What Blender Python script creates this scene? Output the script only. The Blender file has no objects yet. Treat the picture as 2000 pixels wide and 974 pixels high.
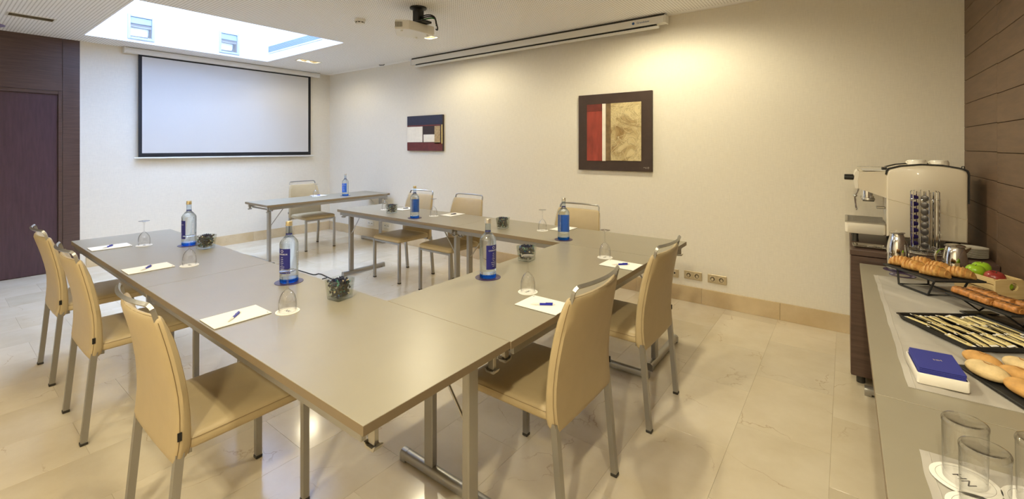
import bpy, bmesh, math, random
from math import sin, cos, pi, radians, sqrt
from mathutils import Vector, Matrix
random.seed(7)
S = bpy.context.scene
C = S.collection

# ------------------------------------------------------------------ camera, world, exposure
YAW = 0.645
cam_d = bpy.data.cameras.new('camera')
cam = bpy.data.objects.new('camera', cam_d); C.objects.link(cam)
cam.location = (0, 0, 1.434)
cam.rotation_euler = (pi/2, 0, YAW)
cam_d.sensor_width = 36.0; cam_d.sensor_fit = 'HORIZONTAL'
cam_d.lens = 866.28*36/2000
cam_d.shift_x = 0.0
cam_d.shift_y = -(487-286.6)/2000
cam_d.clip_start = 0.05
S.camera = cam
W = bpy.data.worlds.new('world'); S.world = W; W.use_nodes = True
W.node_tree.nodes['Background'].inputs[0].default_value = (0.72, 0.82, 1.0, 1)
W.node_tree.nodes['Background'].inputs[1].default_value = 0.6
S.view_settings.view_transform = 'Standard'
S.view_settings.look = 'None'
S.view_settings.gamma = 1.0
S.view_settings.exposure = 0.06
S.view_settings.use_curve_mapping = False
S.cycles.max_bounces = 12
S.cycles.diffuse_bounces = 6
S.cycles.transparent_max_bounces = 24
S.cycles.sample_clamp_indirect = 6.0
S.cycles.caustics_reflective = False
SPOT_W = 30.0          # watts of each lamp in a ceiling downlight
WARM = (1.0, 0.90, 0.64)
SKY_E = 24.0           # skylight pane
COOL = (0.43, 0.61, 1.0)

XW, YF, HC, XR, YN = -7.213, 4.281, 2.680, 0.648, -1.9   # back wall, far wall, ceiling, wood wall, near wall
TH = 0.74

# ------------------------------------------------------------------ materials
def lin(c):
    return tuple(((v/255)/12.92 if v/255 <= .04045 else ((v/255+.055)/1.055)**2.4) for v in c)
def srgb(*c): return lin(c)+(1.0,)
MATS = {}
def newmat(name):
    m = bpy.data.materials.new(name); m.use_nodes = True
    MATS[name] = m
    return m, m.node_tree.nodes, m.node_tree.links, m.node_tree.nodes['Principled BSDF']
def pm(name, col, rough=.5, metal=0., spec=.5, noise=0., nscale=30., bump=0., bscale=200., coat=0., stretch=None, sss=0.):
    m, n, l, b = newmat(name)
    b.inputs['Base Color'].default_value = srgb(*col)
    b.inputs['Roughness'].default_value = rough
    b.inputs['Metallic'].default_value = metal
    b.inputs['Specular IOR Level'].default_value = spec
    b.inputs['Coat Weight'].default_value = coat
    if sss: b.inputs['Subsurface Weight'].default_value = sss; b.inputs['Subsurface Radius'].default_value = (.01, .005, .003)
    tc = n.new('ShaderNodeTexCoord'); mp = n.new('ShaderNodeMapping')
    l.new(tc.outputs['Object'], mp.inputs[0])
    if stretch: mp.inputs['Scale'].default_value = stretch
    if noise:
        t = n.new('ShaderNodeTexNoise'); t.inputs['Scale'].default_value = nscale; t.inputs['Detail'].default_value = 5
        l.new(mp.outputs[0], t.inputs['Vector'])
        r = n.new('ShaderNodeMapRange'); r.inputs[1].default_value = .3; r.inputs[2].default_value = .7
        r.inputs[3].default_value = 1-noise; r.inputs[4].default_value = 1+noise
        l.new(t.outputs[0], r.inputs[0])
        mx = n.new('ShaderNodeVectorMath'); mx.operation = 'SCALE'
        mx.inputs[0].default_value = lin(col)
        l.new(r.outputs[0], mx.inputs['Scale']); l.new(mx.outputs[0], b.inputs['Base Color'])
    if bump:
        t2 = n.new('ShaderNodeTexNoise'); t2.inputs['Scale'].default_value = bscale; t2.inputs['Detail'].default_value = 3
        l.new(mp.outputs[0], t2.inputs['Vector'])
        bp = n.new('ShaderNodeBump'); bp.inputs['Strength'].default_value = bump; bp.inputs['Distance'].default_value = .002
        l.new(t2.outputs[0], bp.inputs['Height']); l.new(bp.outputs[0], b.inputs['Normal'])
    return m
def emis(name, col, s):
    m, n, l, b = newmat(name)
    n.remove(b); e = n.new('ShaderNodeEmission'); e.inputs[0].default_value = col+(1,); e.inputs[1].default_value = s
    l.new(e.outputs[0], n['Material Output'].inputs[0]); return m
def thin_glass(name, tint=(1, 1, 1), ior=1.45, edge=(.55, .6, .6), rough=0., refl=1.0, pw_=2.2, base=.05, rp=5.):
    # thin clear glass: fresnel mix of mirror and tinted transparency, the tint deeper at grazing angles
    m, n, l, b = newmat(name); n.remove(b)
    tr = n.new('ShaderNodeBsdfTransparent'); gl = n.new('ShaderNodeBsdfGlossy'); gl.inputs['Roughness'].default_value = rough
    lw = n.new('ShaderNodeLayerWeight'); lw.inputs[0].default_value = .5
    pw = n.new('ShaderNodeMath'); pw.operation = 'POWER'; pw.inputs[1].default_value = pw_; l.new(lw.outputs['Facing'], pw.inputs[0])
    mc = n.new('ShaderNodeMix'); mc.data_type = 'RGBA'
    mc.inputs[6].default_value = tint+(1,); mc.inputs[7].default_value = edge+(1,)
    l.new(pw.outputs[0], mc.inputs[0]); l.new(mc.outputs[2], tr.inputs[0])
    p5 = n.new('ShaderNodeMath'); p5.operation = 'POWER'; p5.inputs[1].default_value = rp; l.new(lw.outputs['Facing'], p5.inputs[0])
    mu = n.new('ShaderNodeMath'); mu.operation = 'MULTIPLY_ADD'; mu.inputs[1].default_value = .9*refl; mu.inputs[2].default_value = base
    l.new(p5.outputs[0], mu.inputs[0])
    mx = n.new('ShaderNodeMixShader'); l.new(mu.outputs[0], mx.inputs[0]); l.new(tr.outputs[0], mx.inputs[1]); l.new(gl.outputs[0], mx.inputs[2])
    l.new(mx.outputs[0], n['Material Output'].inputs[0]); return m
def solid_glass(name, col=(1, 1, 1), ior=1.34, mixf=.35):
    m, n, l, b = newmat(name); n.remove(b)
    g = n.new('ShaderNodeBsdfGlass'); g.inputs['Color'].default_value = col+(1,); g.inputs['IOR'].default_value = ior; g.inputs['Roughness'].default_value = 0
    t = n.new('ShaderNodeBsdfTransparent'); t.inputs[0].default_value = col+(1,)
    mx = n.new('ShaderNodeMixShader'); mx.inputs[0].default_value = mixf
    l.new(g.outputs[0], mx.inputs[1]); l.new(t.outputs[0], mx.inputs[2]); l.new(mx.outputs[0], n['Material Output'].inputs[0]); return m

def marble(name, base, dark, vein, rough, vscale=1.6, pertile=True):
    m, n, l, b = newmat(name)
    geo = n.new('ShaderNodeNewGeometry'); oi = n.new('ShaderNodeObjectInfo')
    add = n.new('ShaderNodeVectorMath'); add.operation = 'ADD'
    sc = n.new('ShaderNodeVectorMath'); sc.operation = 'SCALE'; sc.inputs[0].default_value = (13, 7, 5)
    l.new(oi.outputs['Random'], sc.inputs['Scale']); l.new(geo.outputs['Position'], add.inputs[0]); l.new(sc.outputs[0], add.inputs[1])
    n1 = n.new('ShaderNodeTexNoise'); n1.inputs['Scale'].default_value = 2.2; n1.inputs['Detail'].default_value = 8; n1.inputs['Roughness'].default_value = .62
    l.new(add.outputs[0], n1.inputs['Vector'])
    cr = n.new('ShaderNodeValToRGB'); cr.color_ramp.elements[0].position = .32; cr.color_ramp.elements[1].position = .66
    cr.color_ramp.elements[0].color = srgb(*dark); cr.color_ramp.elements[1].color = srgb(*base)
    l.new(n1.outputs[0], cr.inputs[0])
    # thin veins: edges of a warped voronoi, broken up by noise
    nw = n.new('ShaderNodeTexNoise'); nw.inputs['Scale'].default_value = 3.; nw.inputs['Detail'].default_value = 6
    l.new(add.outputs[0], nw.inputs['Vector'])
    ws = n.new('ShaderNodeVectorMath'); ws.operation = 'SCALE'; ws.inputs['Scale'].default_value = .55; l.new(nw.outputs['Color'], ws.inputs[0])
    wa = n.new('ShaderNodeVectorMath'); wa.operation = 'ADD'; l.new(add.outputs[0], wa.inputs[0]); l.new(ws.outputs[0], wa.inputs[1])
    vo = n.new('ShaderNodeTexVoronoi'); vo.feature = 'DISTANCE_TO_EDGE'; vo.inputs['Scale'].default_value = vscale
    l.new(wa.outputs[0], vo.inputs['Vector'])
    mr = n.new('ShaderNodeMapRange'); mr.inputs[1].default_value = 0; mr.inputs[2].default_value = .008; mr.inputs[3].default_value = 1; mr.inputs[4].default_value = 0
    l.new(vo.outputs['Distance'], mr.inputs[0])
    nb = n.new('ShaderNodeTexNoise'); nb.inputs['Scale'].default_value = 4.5; l.new(add.outputs[0], nb.inputs['Vector'])
    mb = n.new('ShaderNodeMapRange'); mb.inputs[1].default_value = .5; mb.inputs[2].default_value = .62; mb.inputs[3].default_value = 0; mb.inputs[4].default_value = .5
    l.new(nb.outputs[0], mb.inputs[0])
    mu = n.new('ShaderNodeMath'); mu.operation = 'MULTIPLY'; l.new(mr.outputs[0], mu.inputs[0]); l.new(mb.outputs[0], mu.inputs[1])
    mx = n.new('ShaderNodeMix'); mx.data_type = 'RGBA'; l.new(mu.outputs[0], mx.inputs[0]); l.new(cr.outputs[0], mx.inputs[6]); mx.inputs[7].default_value = srgb(*vein)
    hs = n.new('ShaderNodeHueSaturation')
    vr = n.new('ShaderNodeMapRange'); vr.inputs[3].default_value = .93; vr.inputs[4].default_value = 1.05; l.new(oi.outputs['Random'], vr.inputs[0])
    l.new(vr.outputs[0], hs.inputs['Value']); l.new(mx.outputs[2], hs.inputs['Color']); l.new(hs.outputs[0], b.inputs['Base Color'])
    b.inputs['Roughness'].default_value = rough
    b.inputs['Specular IOR Level'].default_value = .5
    return m
def linen(name, base, amt, sc=1.0, rough=.85):
    m, n, l, b = newmat(name)
    geo = n.new('ShaderNodeNewGeometry')
    outs = []
    for scl in ((60, 60, 700), (700, 700, 45)):
        mp = n.new('ShaderNodeMapping'); mp.inputs['Scale'].default_value = tuple(v*sc for v in scl)
        l.new(geo.outputs['Position'], mp.inputs[0])
        t = n.new('ShaderNodeTexNoise'); t.inputs['Scale'].default_value = .35; t.inputs['Detail'].default_value = 3
        l.new(mp.outputs[0], t.inputs['Vector']); outs.append(t)
    a = n.new('ShaderNodeMath'); a.operation = 'ADD'; l.new(outs[0].outputs[0], a.inputs[0]); l.new(outs[1].outputs[0], a.inputs[1])
    r = n.new('ShaderNodeMapRange'); r.inputs[1].default_value = .7; r.inputs[2].default_value = 1.3; r.inputs[3].default_value = 1-amt; r.inputs[4].default_value = 1+amt
    l.new(a.outputs[0], r.inputs[0])
    mx = n.new('ShaderNodeVectorMath'); mx.operation = 'SCALE'; mx.inputs[0].default_value = lin(base)
    l.new(r.outputs[0], mx.inputs['Scale']); l.new(mx.outputs[0], b.inputs['Base Color'])
    bp = n.new('ShaderNodeBump'); bp.inputs['Strength'].default_value = .35; bp.inputs['Distance'].default_value = .001
    l.new(a.outputs[0], bp.inputs['Height']); l.new(bp.outputs[0], b.inputs['Normal'])
    b.inputs['Roughness'].default_value = rough; b.inputs['Specular IOR Level'].default_value = .25
    return m
def wood(name, c1, c2, rough, scl=(1.2, 1.2, 14), grain=1.):
    m, n, l, b = newmat(name)
    geo = n.new('ShaderNodeNewGeometry'); oi = n.new('ShaderNodeObjectInfo')
    sc = n.new('ShaderNodeVectorMath'); sc.operation = 'SCALE'; sc.inputs[0].default_value = (9, 5, 3); l.new(oi.outputs['Random'], sc.inputs['Scale'])
    ad = n.new('ShaderNodeVectorMath'); ad.operation = 'ADD'; l.new(geo.outputs['Position'], ad.inputs[0]); l.new(sc.outputs[0], ad.inputs[1])
    mp = n.new('ShaderNodeMapping'); mp.inputs['Scale'].default_value = scl; l.new(ad.outputs[0], mp.inputs[0])
    t = n.new('ShaderNodeTexNoise'); t.inputs['Scale'].default_value = 3.; t.inputs['Detail'].default_value = 9; t.inputs['Roughness'].default_value = .65
    l.new(mp.outputs[0], t.inputs['Vector'])
    cr = n.new('ShaderNodeValToRGB'); cr.color_ramp.elements[0].position = .3; cr.color_ramp.elements[1].position = .72
    cr.color_ramp.elements[0].color = srgb(*c1); cr.color_ramp.elements[1].color = srgb(*c2)
    l.new(t.outputs[0], cr.inputs[0]); l.new(cr.outputs[0], b.inputs['Base Color'])
    b.inputs['Roughness'].default_value = rough
    bp = n.new('ShaderNodeBump'); bp.inputs['Strength'].default_value = .15; bp.inputs['Distance'].default_value = .001; l.new(t.outputs[0], bp.inputs['Height']); l.new(bp.outputs[0], b.inputs['Normal'])
    return m
def perforated(name, base, hole, pitch, rad):
    m, n, l, b = newmat(name)
    geo = n.new('ShaderNodeNewGeometry'); sep = n.new('ShaderNodeSeparateXYZ'); l.new(geo.outputs['Position'], sep.inputs[0])
    ds = []
    for k in (0, 1):
        d = n.new('ShaderNodeMath'); d.operation = 'DIVIDE'; d.inputs[1].default_value = pitch; l.new(sep.outputs[k], d.inputs[0])
        f = n.new('ShaderNodeMath'); f.operation = 'FRACT'; l.new(d.outputs[0], f.inputs[0])
        s = n.new('ShaderNodeMath'); s.operation = 'SUBTRACT'; s.inputs[1].default_value = .5; l.new(f.outputs[0], s.inputs[0])
        p = n.new('ShaderNodeMath'); p.operation = 'POWER'; p.inputs[1].default_value = 2; 
        ab = n.new('ShaderNodeMath'); ab.operation = 'ABSOLUTE'; l.new(s.outputs[0], ab.inputs[0]); l.new(ab.outputs[0], p.inputs[0]); ds.append(p)
    a = n.new('ShaderNodeMath'); a.operation = 'ADD'; l.new(ds[0].outputs[0], a.inputs[0]); l.new(ds[1].outputs[0], a.inputs[1])
    lt = n.new('ShaderNodeMath'); lt.operation = 'LESS_THAN'; lt.inputs[1].default_value = (rad/pitch)**2; l.new(a.outputs[0], lt.inputs[0])
    # plain margin along the far wall and around the skylight edge
    g1 = n.new('ShaderNodeMath'); g1.operation = 'LESS_THAN'; g1.inputs[1].default_value = YF-.09; l.new(sep.outputs[1], g1.inputs[0])
    dn = n.new('ShaderNodeMath'); dn.operation = 'MULTIPLY'; l.new(lt.outputs[0], dn.inputs[0]); l.new(g1.outputs[0], dn.inputs[1])
    mx = n.new('ShaderNodeMix'); mx.data_type = 'RGBA'; l.new(dn.outputs[0], mx.inputs[0]); mx.inputs[6].default_value = srgb(*base); mx.inputs[7].default_value = srgb(*hole)
    l.new(mx.outputs[2], b.inputs['Base Color']); b.inputs['Roughness'].default_value = .9; b.inputs['Specular IOR Level'].default_value = .1
    return m

M = dict(
 floor=marble('cream_marble', (224, 213, 191), (209, 195, 168), (164, 132, 94), .13),
 base=marble('baseboard_marble', (214, 194, 158), (190, 166, 126), (150, 118, 80), .3, 2.2),
 grout=pm('grout', (206, 190, 160), .7),
 wall=linen('linen_wallpaper', (228, 222, 208), .045),
 plain=pm('plain_paint', (228, 220, 204), .8),
 ceil=perforated('perforated_ceiling', (242, 241, 241), (146, 142, 138), .025, .0052),
 white=pm('white_paint', (240, 242, 245), .7),
 darkwood=wood('wenge_wood', (70, 52, 46), (96, 74, 64), .38, (1.5, 1.5, 22)),
 darkdoor=wood('wenge_door', (68, 48, 54), (84, 61, 67), .34, (16, 16, 1.5)),
 brownwood=wood('brown_cladding', (92, 71, 55), (114, 90, 70), .5, (1.2, 1.2, 10)),
 joint=pm('joint_backing', (38, 30, 26), .8),  # dark backing that shows in the panel joints
 table=pm('taupe_laminate', (153, 146, 128), .32, noise=.02, nscale=8, bump=.05, bscale=500),
 edge=pm('shaded_taupe_edge', (132, 116, 92), .45),  # laminate edge darkened, the shade on the table sides put into its colour
 alu=pm('satin_aluminium', (168, 166, 162), .36, .85, bump=.03, bscale=900),
 steel=pm('brushed_steel', (178, 174, 166), .3, .9),
 chrome=pm('chrome', (225, 225, 225), .06, 1.),
 darkmetal=pm('dark_metal', (70, 68, 64), .45, .6),
 leather=pm('beige_leather', (184, 165, 128), .46, noise=.03, nscale=14, bump=.12, bscale=260),
 seam=pm('seam_thread', (120, 98, 64), .7),
 black=pm('black_plastic', (22, 21, 22), .45),
 blackmatte=pm('black_slate', (38, 38, 38), .62, noise=.2, nscale=40, bump=.3, bscale=150),
 blackenamel=pm('black_enamel', (26, 26, 27), .4),
 screen=pm('screen_fabric', (208, 205, 200), .8),
 screenblack=pm('screen_border', (22, 22, 26), .7),
 casing=pm('white_casing', (226, 224, 218), .4),
 paper=pm('white_paper', (248, 246, 240), .7),
 ink=pm('dark_ink', (60, 56, 66), .6),
 purple=pm('purple_coaster', (66, 52, 84), .4),
 blue=pm('blue_pen', (26, 34, 160), .3),
 clear=thin_glass('clear_plastic', (.97, .97, .97), 1.4, (.85, .85, .85)),
 glass=thin_glass('wine_glass', (.995, .995, .995), 1.5, (.16, .16, .16), pw_=3.4, base=.10, rp=3.2),
 vase=thin_glass('vase_glass', (.98, .99, .98), 1.5, (.42, .50, .42), pw_=3., base=.07, rp=4),
 tumbler=thin_glass('tumbler_glass', (.99, .99, .985), 1.5, (.38, .38, .36), pw_=3., base=.08, rp=3.5),
 bottle=solid_glass('water_in_glass', (.90, .945, .985), 1.33, .30),
 bottlebase=solid_glass('blue_glass_base', (.22, .50, .95), 1.4, .4),
 neck=thin_glass('bottle_neck', (.80, .86, .92), 1.45, (.3, .36, .45)),
 label=pm('dark_blue_label', (34, 36, 122), .4),
 labelback=pm('bright_blue_label', (44, 104, 200), .4, noise=.25, nscale=18),
 print=pm('white_print', (220, 220, 232), .5),
 cap=pm('gold_cap', (206, 190, 150), .3, .7),
 silvercap=pm('silver_cap', (206, 200, 190), .3, .7),
 cable=pm('black_cable', (20, 20, 24), .5),
 green=pm('green_cable', (30, 110, 30), .5),
 canvas=pm('dark_canvas', (62, 46, 38), .6, noise=.12, nscale=12, bump=.3, bscale=120),
 navy=pm('navy_paint', (38, 40, 62), .6, noise=.15, nscale=20, bump=.3, bscale=90),
 maroon=pm('maroon_paint', (100, 40, 34), .6, noise=.2, nscale=18, bump=.3, bscale=90),
 redp=pm('red_paint', (148, 60, 44), .6, noise=.28, nscale=16, bump=.6, bscale=60, stretch=(1, 1, .3)),
 redd=pm('deep_red_paint', (112, 46, 36), .6, noise=.2, nscale=18, bump=.4, bscale=80),
 whitep=pm('white_impasto', (236, 230, 216), .6, noise=.05, nscale=20, bump=.6, bscale=50),
 blackp=pm('black_paint', (52, 40, 42), .6, noise=.1, bump=.2),
 tan=pm('tan_paint', (170, 146, 104), .6, noise=.25, nscale=35, bump=.6, bscale=70),
 ochre=pm('ochre_edge', (206, 180, 110), .6, noise=.15, nscale=30),
 brownp=pm('umber_paint', (120, 98, 66), .6, noise=.4, nscale=14, bump=.8, bscale=40),
 cloth=None,
 ridge=pm('pale_ridge', (228, 214, 174), .55),
 machine=pm('cream_enamel', (226, 216, 196), .32, coat=.2),
 machinew=pm('white_enamel', (240, 234, 220), .3),
 porcelain=pm('porcelain', (244, 240, 230), .2),
 capsp=pm('violet_capsule', (52, 40, 112), .3, .4),
 capsg=pm('grey_capsule', (92, 90, 92), .3, .7),
 croissant=None,
 pastry=pm('glazed_pastry', (172, 116, 60), .4, noise=.55, nscale=55, bump=1., bscale=140),
 choco=pm('dark_chocolate', (52, 34, 24), .4),
 bread=pm('bread_crust', (206, 158, 92), .7, noise=.2, nscale=30, bump=.9, bscale=90),
 breadw=pm('floury_crust', (222, 196, 146), .8, noise=.16, nscale=30, bump=.9, bscale=90),
 crack=pm('crust_crack', (160, 112, 60), .8),
 pine=wood('pine_wood', (206, 178, 124), (224, 200, 150), .55, (3, 3, 40)),
 apple=pm('green_apple', (150, 192, 44), .22, noise=.1, nscale=20),
 redapple=pm('red_apple', (152, 56, 50), .25, noise=.25, nscale=24),
 stem=pm('apple_stem', (70, 52, 30), .7),
 sugar=pm('yellow_sachet', (216, 200, 142), .5, bump=.2, bscale=120),
 sachet_dark=pm('dark_stripe', (52, 44, 34), .5),
 sachet_end=pm('white_crimp', (236, 234, 228), .35, bump=.5, bscale=200),
 napkin=pm('blue_napkin', (52, 58, 148), .75, bump=.2, bscale=300),
 petalb=pm('navy_petal', (30, 34, 62), .6), petalg=pm('teal_petal', (72, 128, 118), .6), petalc=pm('cream_petal', (216, 200, 160), .6), petald=pm('brown_petal', (58, 54, 40), .7), petalblue=pm('blue_petal', (30, 80, 130), .5),
 lampglow=emis('lamp_glow', (1.0, .86, .62), 14.0),
 skypane=emis('skylight_glazing', COOL, SKY_E),
 reflector=pm('lamp_reflector', (226, 220, 206), .18, .9),
 lampframe=pm('lamp_frame', (176, 188, 204), .35, .5),
 grille=pm('grille_dark', (48, 56, 64), .6),
 logo=pm('blue_logo', (30, 82, 150), .5),
 disc=pm('lilac_disc', (140, 128, 170), .6),
 socket=pm('champagne_socket', (196, 180, 148), .35, .3),
 socketin=pm('socket_insert', (206, 192, 162), .4),
 socketdark=pm('socket_well', (96, 82, 60), .6),
 mirror=pm('steel_tray', (206, 204, 198), .16, 1.),
)
def make_cloth():
    m, n, l, b = newmat('linen_runner')
    b.inputs['Base Color'].default_value = srgb(186, 181, 173); b.inputs['Roughness'].default_value = .9; b.inputs['Specular IOR Level'].default_value = .15
    geo = n.new('ShaderNodeNewGeometry'); t = n.new('ShaderNodeTexNoise'); t.inputs['Scale'].default_value = 5; t.inputs['Detail'].default_value = 3
    l.new(geo.outputs['Position'], t.inputs['Vector'])
    r = n.new('ShaderNodeMapRange'); r.inputs[3].default_value = .9; r.inputs[4].default_value = 1.08; l.new(t.outputs[0], r.inputs[0])
    mx = n.new('ShaderNodeVectorMath'); mx.operation = 'SCALE'; mx.inputs[0].default_value = lin((186, 181, 173)); l.new(r.outputs[0], mx.inputs['Scale']); l.new(mx.outputs[0], b.inputs['Base Color'])
    t2 = n.new('ShaderNodeTexNoise'); t2.inputs['Scale'].default_value = 900; l.new(geo.outputs['Position'], t2.inputs['Vector'])
    mpw = n.new('ShaderNodeMapping'); mpw.inputs['Scale'].default_value = (3.5, 5., 3.5); l.new(geo.outputs['Position'], mpw.inputs[0])
    t3 = n.new('ShaderNodeTexNoise'); t3.inputs['Scale'].default_value = 1.6; t3.inputs['Detail'].default_value = 2; t3.inputs['Distortion'].default_value = .6; l.new(mpw.outputs[0], t3.inputs['Vector'])
    b3 = n.new('ShaderNodeBump'); b3.inputs['Strength'].default_value = .3; b3.inputs['Distance'].default_value = .02; l.new(t3.outputs[0], b3.inputs['Height'])
    bp = n.new('ShaderNodeBump'); bp.inputs['Strength'].default_value = .2; bp.inputs['Distance'].default_value = .001; l.new(t2.outputs[0], bp.inputs['Height']); l.new(b3.outputs[0], bp.inputs['Normal']); l.new(bp.outputs[0], b.inputs['Normal'])
    return m
M['cloth'] = make_cloth()
def make_impasto():
    m, n, l, b = newmat('gold_impasto')
    tc = n.new('ShaderNodeTexCoord')
    t = n.new('ShaderNodeTexNoise'); t.inputs['Scale'].default_value = 5; t.inputs['Detail'].default_value = 5; t.inputs['Distortion'].default_value = 1.2; l.new(tc.outputs['Object'], t.inputs['Vector'])
    cr = n.new('ShaderNodeValToRGB'); e = cr.color_ramp.elements
    e[0].position = .3; e[0].color = srgb(150, 120, 72); e[1].position = .5; e[1].color = srgb(212, 194, 146)
    l.new(t.outputs[0], cr.inputs[0]); l.new(cr.outputs[0], b.inputs['Base Color']); b.inputs['Roughness'].default_value = .55
    v = n.new('ShaderNodeTexVoronoi'); v.feature = 'DISTANCE_TO_EDGE'; v.inputs['Scale'].default_value = 7
    ad = n.new('ShaderNodeVectorMath'); ad.operation = 'ADD'; l.new(tc.outputs['Object'], ad.inputs[0]); l.new(t.outputs['Color'], ad.inputs[1]); l.new(ad.outputs[0], v.inputs['Vector'])
    mr = n.new('ShaderNodeMapRange'); mr.inputs[2].default_value = .06; mr.inputs[3].default_value = 1; mr.inputs[4].default_value = 0; l.new(v.outputs['Distance'], mr.inputs[0])
    bp = n.new('ShaderNodeBump'); bp.inputs['Strength'].default_value = .7; bp.inputs['Distance'].default_value = .007; l.new(mr.outputs[0], bp.inputs['Height']); l.new(bp.outputs[0], b.inputs['Normal'])
    return m
M['impasto'] = make_impasto()
def make_croissant():
    m, n, l, b = newmat('croissant_crust')
    tc = n.new('ShaderNodeTexCoord')
    w = n.new('ShaderNodeTexWave'); w.inputs['Scale'].default_value = 14; w.inputs['Distortion'].default_value = 5; w.inputs['Detail'].default_value = 4; w.inputs['Detail Scale'].default_value = 2.2
    l.new(tc.outputs['Object'], w.inputs['Vector'])
    t = n.new('ShaderNodeTexNoise'); t.inputs['Scale'].default_value = 70; t.inputs['Detail'].default_value = 4; l.new(tc.outputs['Object'], t.inputs['Vector'])
    a = n.new('ShaderNodeMath'); a.operation = 'MULTIPLY_ADD'; a.inputs[1].default_value = .3; l.new(w.outputs[1] if len(w.outputs) > 1 else w.outputs[0], a.inputs[0])
    ml = n.new('ShaderNodeMath'); ml.operation = 'MULTIPLY'; ml.inputs[1].default_value = .75; l.new(t.outputs[0], ml.inputs[0]); l.new(ml.outputs[0], a.inputs[2])
    cr = n.new('ShaderNodeValToRGB'); e = cr.color_ramp.elements
    e[0].position = .2; e[0].color = srgb(176, 114, 54); e[1].position = .75; e[1].color = srgb(224, 180, 110)
    l.new(a.outputs[0], cr.inputs[0]); l.new(cr.outputs[0], b.inputs['Base Color']); b.inputs['Roughness'].default_value = .42
    bp = n.new('ShaderNodeBump'); bp.inputs['Strength'].default_value = .6; bp.inputs['Distance'].default_value = .003; l.new(a.outputs[0], bp.inputs['Height']); l.new(bp.outputs[0], b.inputs['Normal'])
    return m
M['croissant'] = make_croissant()

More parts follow.
